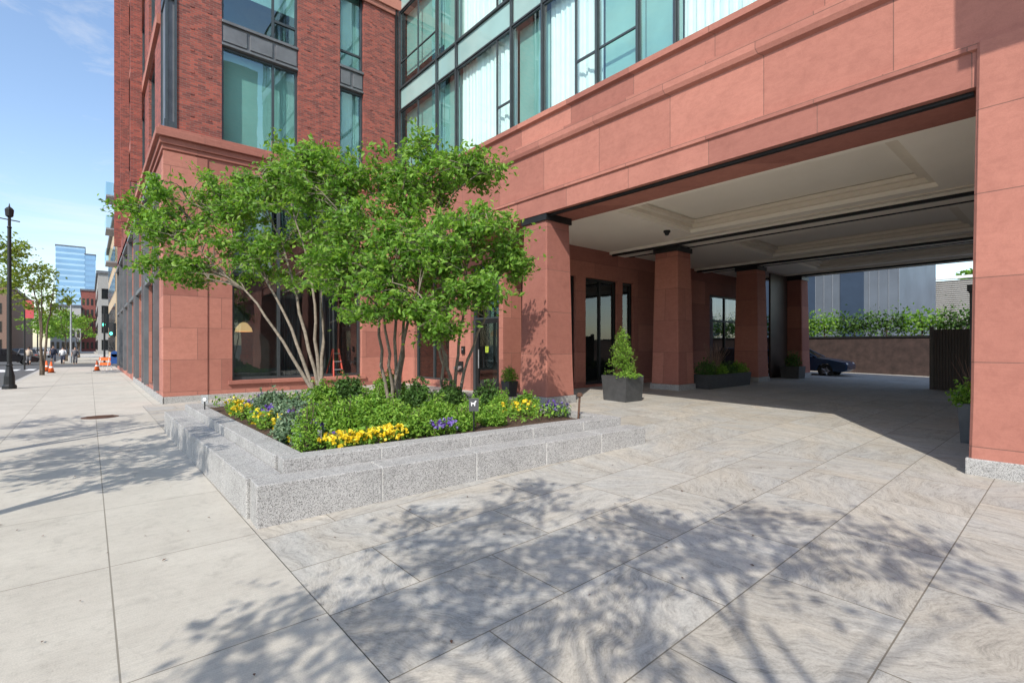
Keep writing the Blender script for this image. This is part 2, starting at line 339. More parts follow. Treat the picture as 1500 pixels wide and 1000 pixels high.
holes=[(3.42,7.7,.62,7.1)]
wall(fw,XW,9.37,-.05,7.78,holes,.35).build('stone_wall',M['stone'],BLD)
window(BLD,fw,3.42,7.7,.62,7.1,mull=(4.85,6.28),trans=(4.0,),t=.09,d=.2,glass='glass_dark')
mb=MB(); fbox(mb,fw,XW-.04,3.3,0,.22,-.06,-.003); fbox(mb,fw,3.3,9.37,0,.22,-.06,-.003); mb.box(XW-.06,XW-.003,YW-.06,30,0,.22); mb.build('granite_base',M['granite'],BLD,bevel=.01)
mb=MB(); fbox(mb,fw,XW-.035,2.75,.22,7.4,-.035,-.002); mb.build('stone_pilaster',M['stone'],BLD,bevel=.01)
mb=MB(); fbox(mb,fw,3.3,7.82,.5,.618,-.08,.1); mb.build('window_sill',M['stone'],BLD,bevel=.01)
mb=MB()
for (o,z0,z1) in ((.06,7.45,7.6),(.12,7.6,7.78),(.22,7.78,7.98),(.15,7.98,8.08)):
    mb.box(XW-o,9.2,YW-o,YW+.3,z0,z1); mb.box(XW-o,XW+.3,YW+.3,34,z0+.001,z1-.001)
mb.build('cornice',M['stone_frieze'],BLD,bevel=.012)
strips=[(3.13,5.42),(6.86,7.76)]
ZT=32; XB=1.97
holes=[(a,b,8.1,ZT-1) for a,b in strips]
mb=wall(fw,XB,9.37,8.08,ZT,holes,.3)
for zz in np.arange(8.6,22,.66):
    for u in (2.3,2.75,5.72,6.15,6.6,8.0,8.5,8.85):
        fbox(mb,fw,u,u+.1,zz,zz+.06,-.014,-.001)
mb.build('brick_wall',M['brick'],BLD)
zf=8.1; fl=0
while zf<ZT-4:
    for a,b in strips:
        if b-a>1.5: window(BLD,fw,a,b,zf,zf+3.0,mull=(a+1.52,),t=.07,d=.12,sub=((a+1.52,b-.07,zf+.62,zf+.70),) if fl%2 else (),blind=0 if fl%2==0 else .4)
        else: window(BLD,fw,a,b,zf,zf+3.0,trans=(),t=.07,d=.12,sub=((a+.07,b-.07,zf+.55,zf+.62),) if fl%2 else (),blind=0)
        mb=MB(); fbox(mb,fw,a+.003,b-.003,zf+3.003,zf+3.797,.06,.2)
        k=3 if b-a>1.5 else 2
        for i in range(k):
            w_=(b-a)/k; fbox(mb,fw,a+i*w_+.05,a+(i+1)*w_-.05,zf+3.14,zf+3.62,.02,.058)
        fbox(mb,fw,a+.003,b-.003,zf+3.7,zf+3.79,-.02,.058); fbox(mb,fw,a+.003,b-.003,zf+3.01,zf+3.08,-.0,.058)
        mb.build('spandrel_panel',M['frame2'],BLD,bevel=.008)
    zf+=3.8; fl+=1
mb=MB(); fbox(mb,fw,5.9,9.37,14.75,15.15,-.14,-.002); fbox(mb,fw,5.9,9.37,14.55,14.75,-.07,-.002); mb.build('belt_course',M['stone_frieze'],BLD,bevel=.01)
mb=MB(); mb.box(9.02,9.1,YW-.09,YW-.01,8.1,ZT); mb.build('downpipe',M['black'],BLD)
mb=MB(); mb.box(1.70,XB-.003,YW+.04,YW+.9,8.08,ZT); mb.build('corner_bay',M['frame2'],BLD)
mb=MB()
for xx in (1.68,XB-.065): mb.box(xx,xx+.06,YW-.04,YW+.036,8.08,ZT)
for zz in np.arange(8.1,ZT,3.8): mb.box(1.68,XB,YW-.03,YW+.03,zz,zz+.2); mb.box(1.66,1.698,YW-.02,YW+.92,zz,zz+.25)
mb.box(1.66,1.698,YW+.85,YW+.93,8.08,ZT); mb.build('corner_bay_frame',M['frame'],BLD)
fs_=fX(XW); bays=[(19.0+i*4.6,22.4+i*4.6) for i in range(6)]
wall(fs_,YW,49,-.05,7.78,[(a,b,.35,6.9) for a,b in bays],.4).build('stone_wall',M['stone'],BLD)
for a,b in bays:
    window(BLD,fs_,a,b,.35,6.9,mull=((a+b)/2,),trans=(3.3,),t=.09,d=.1,glass='glass_teal')
    mb=MB()
    mb.box(XW-.14,XW-.002,a-.12,a+.0,.3,6.95); mb.box(XW-.14,XW-.002,b,b+.12,.3,6.95); mb.box(XW-.2,XW-.002,a-.12,b+.12,6.95,7.1); mb.box(XW-.12,XW-.002,a,b,3.9,4.05)
    mb.build('shopfront_surround',M['frame2'],BLD)
ub=[(20.2+i*4.1,22.4+i*4.1) for i in range(7)]
wall(fs_,YW+.9,49,8.08,ZT,[(a,b,8.9+k*3.8,11.5+k*3.8) for a,b in ub for k in range(6)],.3).build('brick_wall',M['brick'],BLD)
for a,b in ub:
    for k in range(6):
        window(BLD,fs_,a,b,8.9+k*3.8,11.5+k*3.8,t=.07,d=.08)
for k in range(6): MB().box(XW-.1,XW-.002,YW+1,49,11.6+k*3.8,11.9+k*3.8).build('belt_course',M['stone_frieze'],BLD)
for a,b in ub[1::2]: MB().box(XW-.45,XW-.102,a-.3,a-.1,8.1,ZT-2).build('brick_pier',M['brick'],BLD)
mb=MB(); mb.quad((XW,49,-.1),(9.4,49,-.1),(9.4,49,ZT),(XW,49,ZT)); mb.quad((XW-.1,YW-.1,ZT),(9.4,YW-.1,ZT),(9.4,49,ZT),(XW-.1,49,ZT)); mb.quad((9.4,YW,7.9),(9.4,49,7.9),(9.4,49,ZT),(9.4,YW,ZT)); mb.build('rear_wall',M['brick'],BLD)
mb=MB(); mb.box(3.2,9.3,YW+1.6,48,8.2,ZT-.3); 
mb.build('inner_room',M['room'],BLD)
mb=MB()
for z in (7.8,11.4,15.2,19,22.8,26.6,30.4): mb.box(1.75 if z<8 else 2.2,9.3,YW+.45,YW+1.7,z,z+.25)
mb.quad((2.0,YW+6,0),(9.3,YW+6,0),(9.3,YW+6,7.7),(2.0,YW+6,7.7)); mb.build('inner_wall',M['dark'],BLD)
mb=MB(); mb.quad((1.9,YW+.4,.3),(9.3,YW+.4,.3),(9.3,YW+6,.3),(1.9,YW+6,.3)); mb.build('shop_floor',M['room'],BLD)
fquad(fw,3.5,4.7,4.1,7.0,.5).build('roller_blind',M['blind'],BLD)
for (u0_,u1_) in ((5.3,6.2),(6.9,7.6)):
    c_=curtain(BLD,fw,u0_,u1_,.4,4.0,2.2,.05); c_.data.materials.clear(); c_.data.materials.append(M['frame2'])
def pillar(x0,x1,y0,y1,zb,zt,flare=.06,cap=True):
    mb=MB(); cx,cy,hx,hy=(x0+x1)/2,(y0+y1)/2,(x1-x0)/2,(y1-y0)/2; rings=[]
    for z,s in ((zb+.2,flare),(zb+.95,flare*.6),(zb+2.5,flare*.2),(zt,-.03)):
        c=.03; a,b=hx+s,hy+s
        rings.append([(cx-a+c,cy-b,z),(cx+a-c,cy-b,z),(cx+a,cy-b+c,z),(cx+a,cy+b-c,z),(cx+a-c,cy+b,z),(cx-a+c,cy+b,z),(cx-a,cy+b-c,z),(cx-a,cy-b+c,z)])
    vs=[v for r in rings for v in r]; fs=[(i*8+k,i*8+(k+1)%8,(i+1)*8+(k+1)%8,(i+1)*8+k) for i in range(3) for k in range(8)]+[tuple(range(24,32))]
    p=mb.add(vs,fs).build('pillar',M['stone_col'],BLD)
    MB().box(x0-flare-.03,x1+flare+.03,y0-flare-.03,y1+flare+.03,zb-.15,zb+.203).build('granite_base',M['granite'],p,bevel=.012)
    if cap: MB().box(x0-.01,x1+.01,y0-.01,y1+.01,zt-.0,zt+.16).build('metal_cap',M['black'],p)
for x0 in (8.5,14.5,20.5,25.3): pillar(x0+.03,x0+.93,8.62,9.52,gz(x0,9)-.02,4.82)
pillar(8.4,9.4,-.95,.9,.1,5.5,.04,False)
prof=[(9.6,4.98),(8.5,4.98),(8.5,5.42),(8.46,5.44),(8.46,5.52),(8.56,5.56),(8.56,6.56),(8.49,6.6),(8.46,6.68),(8.46,6.86),(8.58,6.90),(8.58,7.34),(8.5,7.38),(8.5,7.5),(8.92,7.54),(8.92,7.78),(9.12,7.86),(9.6,7.86)]
def extrude(prof,y0,y1):
    n=len(prof); vs=[(x,y0,z) for x,z in prof]+[(x,y1,z) for x,z in prof]
    return MB().add(vs,[(i,(i+1)%n,n+(i+1)%n,n+i) for i in range(n)]+[tuple(range(n)),tuple(range(2*n-1,n-1,-1))])
extrude(prof,-9,YW-.003).build('frieze',M['stone_frieze'],BLD)
MB().box(8.62,8.72,.92,8.6,4.93,4.978).build('ceiling_strip',M['black'],BLD)
for xr in (14.5,20.5,25.3):
    MB().box(xr-.06,xr+.02,-1,11.2,4.965,5.04).build('ceiling_strip',M['black'],BLD); MB().box(xr+.95,xr+1.01,-1,11.2,5.04,5.12).build('ceiling_strip',M['black'],BLD)
rows=[(9.4,14.4),(15.35,20.4),(21.35,25.2)]
mb=MB()
for x0,x1 in rows:
    mb.box(x0,x0+.7,-1,8.6,5.10,5.5); mb.box(x1-.7,x1,-1,8.6,5.10,5.5); mb.box(x0+.7,x1-.7,7.7,8.6,5.10,5.5); mb.box(x0+.7,x1-.7,-1,2.0,5.10,5.5)
    mb.box(x0+.7,x1-.7,2.0,7.7,5.42,5.5)
for xr in (14.42,20.42,25.22): mb.box(xr+.0,xr+.928,-1,11.3,5.045,5.5)
mb.box(9.4,26.2,8.6,11.3,5.13,5.5)
mb.build('ceiling',M['cream'],BLD)
for x0,x1 in rows:
    mb=MB()
    for o,z0 in ((.7,5.2),(.85,5.3)):
        a,b,c,d=x0+o,x1-o,2.0+o-.7,7.7-o+.7; t=.15
        mb.box(a,a+t,c,d,z0,z0+.1); mb.box(b-t,b,c,d,z0,z0+.1); mb.box(a+t,b-t,c,c+t,z0,z0+.1); mb.box(a+t,b-t,d-t,d,z0,z0+.1)
    mb.box(x0+.25,x0+.33,-1,8.5,5.07,5.099); mb.box(x1-.33,x1-.25,-1,8.5,5.07,5.099)
    mb.build('ceiling_moulding',M['cream2'],BLD)
mb=MB(); mb.box(9.61,26.2,-9,11.3,5.52,5.68); mb.box(9.61,11.8,-9,11.3,5.69,7.58); mb.box(11.81,26.2,7,49,7.8,26); mb.box(9.3,24.5,-9,-1,0,5.5)
mb.box(11.6,26.2,13.6,49,-.1,7.79); mb.build('inner_core',M['brick'],BLD)
MB().box(23.3,25.2,9.2,9.28,.1,5.0).build('dark_screen',M['bronze_wall'],BLD)
xd=9.37; fd=fX(xd)
wall(fd,11.3,YW,-.05,4.98,[(11.5,12.95,.24,4.3),(14.2,16.6,.5,4.3)],.25).build('stone_wall',M['stone'],BLD)
window(BLD,fd,14.2,16.6,.5,4.3,mull=(15.4,),trans=(3.0,),d=.12,glass='glass_dark')
window(BLD,fd,11.5,12.95,2.55,4.3,mull=(12.2,),d=.12,glass='glass_teal')
mb=MB(); fbox(mb,fd,11.5,11.62,.24,2.545,.1,.22); fbox(mb,fd,12.83,12.95,.24,2.545,.1,.22)
dr=mb.build('door_frame',M['frame'],BLD)
mb=MB(); fbox(mb,fd,11.623,11.75,.26,2.54,.13,.19); fbox(mb,fd,12.70,12.827,.26,2.54,.13,.19); fbox(mb,fd,11.75,12.70,.26,.5,.13,.19); fbox(mb,fd,11.75,12.70,2.42,2.54,.13,.19)
door=mb.build('door',M['black'],BLD)
fquad(fd,11.75,12.7,.5,2.42,.16).build('pane',M['glass_dark'],door)
MB().tube([fd(12.6,1.0,.06),fd(12.6,1.6,.06)],.018,8).build('handle',M['steel'],door)
mb=MB(); fbox(mb,fd,12.2,12.36,1.5,1.70,.145,.15); mb.build('door_notice',simple('green_yellow_notice',(.35,.45,.05),.5,0,.5,12),door)
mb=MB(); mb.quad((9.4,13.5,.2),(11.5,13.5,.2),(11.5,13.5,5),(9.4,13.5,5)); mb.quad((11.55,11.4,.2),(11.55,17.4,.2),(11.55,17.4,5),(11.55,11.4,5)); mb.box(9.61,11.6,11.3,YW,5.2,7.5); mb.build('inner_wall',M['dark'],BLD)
fl_=fY(11.3)
lw=[(10.1,11.4),(12.0,12.6),(13.1,14.9),(15.2,15.9),(17.3,19.6),(21.8,25.2)]
wall(fl_,xd,26.2,-.05,5.2,[(a,b,.35 if i!=4 else .2,4.1) for i,(a,b) in enumerate(lw)],.25).build('lobby_wall',M['stone_col'],BLD)
for i,(a,b) in enumerate(lw): window(BLD,fl_,a,b,.35 if i!=4 else .2,4.1,mull=((a+b)/2,) if b-a>1.5 else (),trans=(2.9,) if i in(4,5) else (),t=.08,d=.1,glass='glass_dark',fm='black')
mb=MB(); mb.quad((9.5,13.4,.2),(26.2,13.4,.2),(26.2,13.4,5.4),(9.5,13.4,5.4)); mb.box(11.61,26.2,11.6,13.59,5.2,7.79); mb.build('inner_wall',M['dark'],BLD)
XG=9.2; fg=fX(XG)
mods=[(14.7,YW-.1,'2'),(13.5,14.7,'g'),(10.7,13.5,'c'),(9.43,10.7,'g'),(7.57,9.43,'c'),(6.42,7.57,'s'),(5.5,6.42,'g'),(2.3,5.5,'c'),(1.1,2.3,'g'),(-2,1.1,'c')]
for fl in range(4):
    zb=7.9+fl*3.85; zt=zb+2.95
    for (a,b,k) in mods:
        if k=='s':
            window(BLD,fg,a,b,zb,zt,trans=(zb+.9,),t=.045,d=.0,glass='glass_teal',blind=0,dp=.06)
        elif k=='g':
            window(BLD,fg,a,b,zb,zt,t=.045,d=.0,glass='glass_teal',blind=0,dp=.06)
        elif k=='2':
            window(BLD,fg,a,b,zb,zt,mull=((a+b)/2,),trans=(zb+1.0,),t=.045,d=.0,glass='glass_teal',blind=.2,dp=.06)
        else:
            s=a+.7
            window(BLD,fg,a,b,zb,zt,mull=(s,),t=.05,d=.0,glass='glass',sub=((a+.05,s,zb+.85,zb+.91),),dp=.06)
            curtain(BLD,fg,a+(.75 if fl%2 else .3),b-.06,zb,zt+.1,.25)
            if fl==0: curtain(BLD,fg,a+.05,a+.45,zb,zt+.1,.30)
    ys_=[(14.7,YW-.1),(13.5,14.7),(10.7,13.5),(9.43,10.7),(7.57,9.43),(5.5,7.57),(2.3,5.5),(-2,2.3)]
    for a,b in ys_:
        mb=MB(); fbox(mb,fg,a+.03,b-.03,zt+.06,zb+3.79,.04,.1); mb.build('spandrel_panel',M['spandrel'],BLD)
    mb=MB(); fbox(mb,fg,-2,YW-.1,zt+.003,zt+.05,-.03,.1); fbox(mb,fg,-2,YW-.1,zb+3.8,zb+3.847,-.03,.1)
    for a,b in ys_: fbox(mb,fg,b-.02,b+.02,zt+.06,zb+3.79,0.01,.12)
    mb.build('transom_rail',M['frame'],BLD)
for (a,b,k) in mods:
    mb=MB(); fbox(mb,fg,b-.025,b+.025,7.9,23,-.065,-.033); mb.build('curtain_wall_mullion',M['frame'],BLD)
mb=MB(); fbox(mb,fg,-2,YW-.1,7.865,7.897,-.1,.1); mb.build('sill_rail',M['frame'],BLD)
mb=MB()
for fl in range(5): mb.box(9.32,11.8,-2,YW-.01,7.6+fl*3.85,7.86+fl*3.85)
mb.build('floor_slab',M['room'],BLD)
mb=MB(); mb.box(11.3,11.79,-2,YW,7.87,23.2); mb.box(9.25,11.29,-2.2,-2.01,7.6,23.2); mb.build('inner_wall',M['room'],BLD)
mb=MB(); mb.box(6.0,8.5,-6,-.55,8.0,20); mb.build('unseen_shadow_bay',M['brick'],BLD)  # block added out of view to cast shadow on the frieze's right end
for i,(p,z,l) in enumerate((((12.9,8.0),5.05,'small black dome camera on the cream portico ceiling near the front pillar'),((23.2,5.0),5.38,'small black dome camera near the rear edge of the portico ceiling'))):
    o=thing('dome_camera',l,'camera',(p[0],p[1],z)); MB().lathe([(.1,.05),(.1,0),(.075,-.02)],(*p,z)).build('mount',M['black'],o); MB().ball((p[0],p[1],z-.03),.07,.07,.07).build('dome',M['carglass'],o,smooth=True)
# ------------------------------------------------------------ interior things
c=W(357,478,16.8); t=thing('pendant_lamp','glowing dome pendant lamp hanging inside the large shop window','lamp',(c.x,c.y,2.25))
MB().tube([(c.x,c.y,2.55),(c.x,c.y,7.6)],.012,6).build('cord',M['black'],t)
MB().lathe([(.04,.32),(.12,.28),(.24,.12),(.27,0),(.26,.0),(.1,.22)],(c.x,c.y,2.2),20).build('lamp_shade',M['lamp_glow'],t,smooth=True)
c=W(497,548,17.8); t=thing('step_ladder','red step ladder standing inside the shop window','ladder',(c.x,c.y,.3))
mb=MB(); 
for s in (-1,1): mb.tube([(c.x+s*.2,c.y,.3),(c.x+s*.1,c.y+.3,1.6)],.03,6)
mb.build('front_rail',M['red'],t); mb=MB()
for s in (-1,1): mb.tube([(c.x+s*.34,c.y+.6,.3),(c.x+s*.1,c.y+.35,1.6)],.025,6)
mb.build('rear_rail',M['red'],t); mb=MB()
for k in range(4): mb.box(c.x-.17+k*.02,c.x+.17-k*.02,c.y+k*.07,c.y+k*.07+.09,.55+k*.29,.58+k*.29)
mb.build('step',M['steel'],t)
t=thing('wall_intercom','small black intercom panel on brownstone beside the glass door','intercom',(9.36,13.3,1.5))
MB().box(9.31,9.367,13.25,13.4,1.45,1.7).build('panel',M['black'],t); MB().tube([(9.29,13.32,1.6),(9.31,13.32,1.6)],.03,10).build('button',M['steel'],t)
t=thing('standpipe','dark fire standpipe fitting on the wall left of the door','standpipe',(9.3,13.5,1.0))
MB().box(9.33,9.367,13.35,13.7,.85,1.2).build('plate',M['black'],t)
for yy in (13.44,13.61): MB().tube([(9.33,yy,1.0),(9.2,yy,.97)],[.05,.06],10).build('outlet',M['steel'],t)
# ------------------------------------------------------------ planter
PL=thing('stone_planter','stepped grey granite planter with trees and flowers on the paving corner','planter',(4,8,0))
A=Vector((1.17,5.0)); E=Vector((6.8,4.6)); Lf=Vector((1.13,11.9))
def blocks(P0,P1,inw,cuts,z0,z1,name,wd):
    d=(P1-P0); ln=d.length; d.normalize()
    for a,b in zip(cuts,cuts[1:]):
        p=P0+d*(a+.006); q=P0+d*(b-.006)
        MB().prism([p,q,q+inw*wd,p+inw*wd],z0,z1+random.uniform(-.004,.003)).build(name,M['granite'],PL,bevel=.01)
    mb=MB()
    for a in cuts[1:-1]:
        p=P0+d*(a-.0055)+inw*.008; q=P0+d*(a+.0055)+inw*.008; mb.prism([p,q,q+inw*(wd-.016),p+inw*(wd-.016)],z0,z1-.007)
    mb.build('mortar_joint',M['mortar'],PL)
fd_=(E-A).normalized(); fin=Vector((-fd_.y,fd_.x))
blocks(A,E,fin,[0,1.22,2.42,3.54,4.62,(E-A).length],-.06,.40,'granite_block',.36)
A2=A+Vector((0,.36)); ln=(Lf-A2).length
blocks(A2,Lf,Vector((1,0)),[ln*i/6 for i in range(7)],-.06,.40,'granite_block',.33)
iA=Vector((1.50,5.345)); iE=Vector((6.66,4.975)); iL=Vector((1.46,11.85)); iR=Vector((6.66,11.85))
blocks(iA,iE,fin,[0,1.05,2.25,3.3,4.3,(iE-iA).length],-.06,.535,'coping_stone',.27)
blocks(iA+Vector((0,.28)),iL,Vector((1,0)),[(iL-iA).length*i/5*.955 for i in range(6)],-.06,.535,'coping_stone',.27)
blocks(iE+Vector((0,.28)),iR,Vector((-1,0)),[(iR-iE).length*i/5*.955 for i in range(6)],-.06,.535,'coping_stone',.27)
blocks(iL+Vector((.28,0)),iR-Vector((.28,0)),Vector((0,-1)),[4.6*i/4 for i in range(5)],-.06,.535,'coping_stone',.27)
nx=24; vs=[];fs=[]
for i in range(nx+1):
    for j in range(nx+1):
        x=1.76+(6.4-1.76)*i/nx; y0=5.6-.071*(x-1.5); y=y0+(11.6-y0)*j/nx
        vs.append((x,y,.46+.10*math.sin(math.pi*i/nx)*math.sin(math.pi*j/nx)+random.uniform(-.012,.012)))
for i in range(nx):
    for j in range(nx): fs.append((i*(nx+1)+j,(i+1)*(nx+1)+j,(i+1)*(nx+1)+j+1,i*(nx+1)+j+1))
MB().add(vs,fs).build('soil',M['mulch'],PL)
# ------------------------------------------------------------ trees
def tree(name,label,base,stems,blobs,leafsize=.1,perc=75,mat='leaf',bark='bark',r0=.05,group=None,cat='tree',tw=.42,dens=1.0):
    root=thing(name,label,cat,base,group); b=Vector(base); T=MB(); paths=[]
    for tgt in stems:
        tgt=Vector(tgt); start=b+Vector((random.uniform(-.14,.14),random.uniform(-.14,.14),-.05)) if len(stems)>1 else b
        pts=[]; n=12; out=tgt-start; side=Vector((random.uniform(-1,1),random.uniform(-1,1),0))*.16
        for i in range(n+1):
            s=i/n; h=s; rad=s**1.3
            p=start+Vector((out.x*rad,out.y*rad,out.z*h))+side*math.sin(s*6+1)*s+Vector((random.uniform(-.035,.035),random.uniform(-.035,.035),0))*min(1,s*3)
            pts.append(p)
        rr=[r0*(1-.8*i/n)+.005 for i in range(n+1)]; T.tube(pts,rr,7); paths.append(list(zip(pts,rr)))
    LV=[]
    allp=[(p,r) for pa in paths for p,r in pa[4:]]
    for (cx,cy,cz,rx,ry,rz,n) in blobs:
        for _ in range(int(n*dens)):
            v=Vector(np.random.normal(size=3)).normalized()*(random.random()**.38)
            c=Vector((cx+v.x*rx,cy+v.y*ry,cz+v.z*rz))
            best=min(allp,key=lambda q:(q[0]-c).length+(1.5 if q[0].z>c.z-.1 else 0)+random.uniform(0,.3))
            p0=best[0]; mid=p0.lerp(c,.5)+Vector((random.uniform(-.1,.1),random.uniform(-.1,.1),.12))
            T.tube([p0,p0.lerp(mid,.5)+Vector((0,0,.03)),mid,c],[min(.017,best[1]*.6),.012,.009,.004],5,False)
            if random.random()<.5: allp.append((mid,.014))
            outd=Vector((c.x-b.x,c.y-b.y,0)); outd=outd.normalized() if outd.length>.1 else Vector((1,0,0))
            nt_=8; tl=tw*random.uniform(.65,1.25)
            for k in range(nt_):
                a=random.uniform(0,6.28); dd=(Vector((math.cos(a),math.sin(a),random.uniform(-.5,.65)))+outd*.4).normalized(); ln=tl*random.uniform(.5,1.2)
                e=c+dd*ln+Vector((0,0,-.10*ln)); T.tube([c,c.lerp(e,.5)+Vector((0,0,.02)),e],[.004,.003,.002],3,False)
                m=perc//nt_
                for q in range(m):
                    s=(q+.6)/m; LV.append(c.lerp(e,s)+Vector((random.gauss(0,.055),random.gauss(0,.055),random.gauss(0,.055)))*(tw/.42))
    T.build('trunk',M[bark],root,smooth=True)
    MB().leaves(np.array([tuple(p) for p in LV]),leafsize,.55,.5).build('crown',M[mat],root)
    return root
def pb(l,depth=1.0):
    out=[]
    for (px,py,d,rx,ry,n) in l:
        c=W(px,py,d); out.append((c.x,c.y,c.z,rx*d/F,rx*d/F,ry*d/F,n))
    return out
tree('multi_stem_tree','left multi-stem leafy tree in the granite planter, spreading towards the street',(3.5,10.0,.5),
  [W(335,330,10.6),W(300,370,10.2),W(385,285,11.0),W(430,300,10.2),W(480,330,11.2)],
  pb([(285,290,10.6,60,38,19),(350,300,10.7,60,40,21),(400,275,10.9,50,38,18),(225,332,10.3,48,22,12),(250,385,10.0,42,18,10),(440,245,11.0,52,38,18),(350,360,10.3,75,30,17),(450,330,10.6,60,50,19),(410,405,10.6,75,26,14),(198,305,10.4,25,12,5),(300,400,10.2,40,18,7)]),
  leafsize=.112,r0=.038,dens=1.35)
tree('multi_stem_tree','middle multi-stem leafy tree in the granite planter, tallest of the three',(4.5,8.7,.5),
  [W(520,330,9.2),W(560,290,9.6),W(610,280,9.4),W(560,390,8.6),W(650,300,9.6)],
  pb([(470,262,9.4,58,42,21),(545,262,9.6,58,38,22),(620,262,9.4,62,42,22),(560,335,9.2,78,48,30),(692,252,9.6,48,26,15),(500,390,9.0,58,42,20),(622,218,9.4,28,24,7),(450,225,9.4,35,18,7)]),
  leafsize=.108,r0=.034,dens=1.35)
tree('multi_stem_tree','right multi-stem leafy tree in the granite planter nearest the pillar',(5.4,8.1,.5),
  [W(640,400,8.8),W(690,350,9.0),W(735,370,9.2),W(620,430,8.4),W(600,400,9)],
  pb([(700,335,9.0,58,42,20),(640,370,8.8,62,48,26),(740,382,9.1,38,26,14),(565,430,8.6,55,34,17),(680,425,8.8,58,32,18),(620,465,8.6,48,26,12),(590,370,8.6,52,40,15),(530,465,8.8,36,20,6),(650,490,8.6,30,16,4)]),
  leafsize=.108,r0=.033,dens=1.35)
def wt(label,base,h,blobs,st=((0,0),(.5,.3),(-.4,.4)),**k):
    b=Vector(base); return tree('street_tree',label,base,[(b.x+dx,b.y+dy,h) for dx,dy in st],blobs,bark='bark_dk',r0=.07,group='street trees on the kerb side',**k)
wt('street tree on the kerb behind the photographer',(-2.45,-3.6,0),5.5,[(-1.7,-.5,5.0,1.4,1.4,.8,24),(-.6,-.9,5.6,1.1,1.1,.7,13),(-1.9,.7,5.6,1.0,1.0,.7,9),(-.5,-2.2,5.8,1.0,.9,.6,8),(-3.0,.2,4.6,1.0,.9,.6,15)],st=((.6,1.6),(.9,2.2),(-.3,2.4)),leafsize=.12,perc=56,tw=.5)
wt('street tree at the kerb just left of the view',(-2.2,6.2,0),5.0,[(-3.1,6.4,4.4,1.4,1.6,.8,34),(-4.0,7.6,4.8,1.3,1.3,.7,20)],leafsize=.13,perc=64,tw=.5)
wt('street tree at the kerb farther left beyond the view',(-2.3,10.6,0),5.6,[(-4.6,10.2,5.0,1.3,1.2,.7,20),(-5.2,12.0,5.2,1.1,1.2,.6,10)],leafsize=.12,perc=56,tw=.5)
wt('airy yellow-green street tree behind the tall black lamp post',(-2.1,40,0),5.5,[(-3.0,39.5,5.6,1.8,2.4,1.3,34),(-3.8,38,7.0,1.4,1.5,.9,16),(-2.0,41.5,4.4,1.2,1.6,.7,12)],leafsize=.2,perc=49,mat='leaf_yel',tw=.75)
wt('bushy green street tree beyond the lamp post near the crossing',(-2.0,76,0),4.5,[(-3.2,76,4.4,2.8,3,1.7,50)],leafsize=.3,perc=42,mat='leaf_mid',tw=1.0)
wt('green street tree beyond the crossing beside the grey pole',(-1.2,98,0),4,[(-2.6,98,4.6,3.8,3,2.0,52)],leafsize=.34,perc=42,mat='leaf',tw=1.1)
# ------------------------------------------------------------ bed plants
def shrub(name,label,c,r,h,n,ls,mat,group=None,cat='shrub',bloom=None,nb=0,bs=.05):
    root=thing(name,label,cat,c,group); P=[]; ph=random.uniform(0,6)
    for _ in range(n):
        v=np.random.normal(size=3); v/=np.linalg.norm(v); q=random.random()**.35
        lump=1+.28*math.sin(v[0]*7+ph)*math.sin(v[1]*6+ph*2)*math.cos(v[2]*5)
        P.append((c[0]+v[0]*r*q*lump,c[1]+v[1]*r*q*lump,c[2]+h*.42+v[2]*h*.6*q*lump))
    S_=MB()
    for k in range(12):
        a=random.uniform(0,6.28); e=(c[0]+math.cos(a)*r*.7*random.random(),c[1]+math.sin(a)*r*.7*random.random(),c[2]+h*random.uniform(.9,1.35)); S_.tube([(c[0],c[1],c[2]-.05),e],[.008,.003],4,False)
        for q in range(n//90): P.append(tuple(Vector(e).lerp(Vector((c[0],c[1],c[2])),random.random()*.5)+Vector((random.gauss(0,.02),random.gauss(0,.02),0))))
    S_.build('stem',M['bark_dk'],root)
    MB().leaves(P,ls,.5,.5).build('foliage',M[mat],root)
    if bloom:
        P=[]
        for _ in range(nb):
            a=random.uniform(0,6.28); q=math.sqrt(random.random())*1.15; z=c[2]+h*(.45+.5*math.sqrt(max(0,1-min(q,1)**2)))+random.uniform(-.02,.06)
            x,y=c[0]+math.cos(a)*q*r,c[1]+math.sin(a)*q*r
            for j in range(4): P.append((x+random.gauss(0,bs*.25),y+random.gauss(0,bs*.25),z+random.gauss(0,bs*.2)))
        MB().leaves(P,bs,.5,.9,.2).build('blossom',M[bloom],root)
    return root
def rowpt(px,y):
    k=(px-750)/F; return (min(max(y*(sa+ca*k)/(ca-sa*k),1.92),6.3),y,.48)
G1='yellow pansy clumps edging the planter'; 
for y in (10.6,10.0,9.3,8.6,7.9,7.2,6.5):
    shrub('yellow_pansy','clump of yellow pansies along the street-side edge of the planter',(1.95+random.uniform(0,.25),y,.48),.19,.2,240,.05,'leaf_mid',G1,'flowers','yellow',random.randint(18,30),.055)
for px in (490,510,532,554,576):
    shrub('yellow_pansy','clump of yellow pansies in a row along the middle of the front coping',rowpt(px,5.78),.16,.17,220,.05,'leaf_mid',G1,'flowers','yellow',random.randint(26,40),.055)
for px,y in [(748,6.6),(774,6.4)]:
    shrub('yellow_pansy','clump of yellow pansies near the right end of the planter',rowpt(px,y),.18,.22,240,.05,'leaf_mid',G1,'flowers','yellow',20,.055)
G2='purple pansy clumps in the planter'
for (x,y) in [(2.25,9.7),(2.3,9.0),(2.2,8.3),(2.3,7.6),(2.15,6.9),(2.5,10.3),(2.1,6.2)]:
    shrub('purple_pansy','clump of purple pansies behind the street-side yellow flowers',(x,y,.48),.22,.26,260,.05,'leaf_blue',G2,'flowers','purple',24,.055)
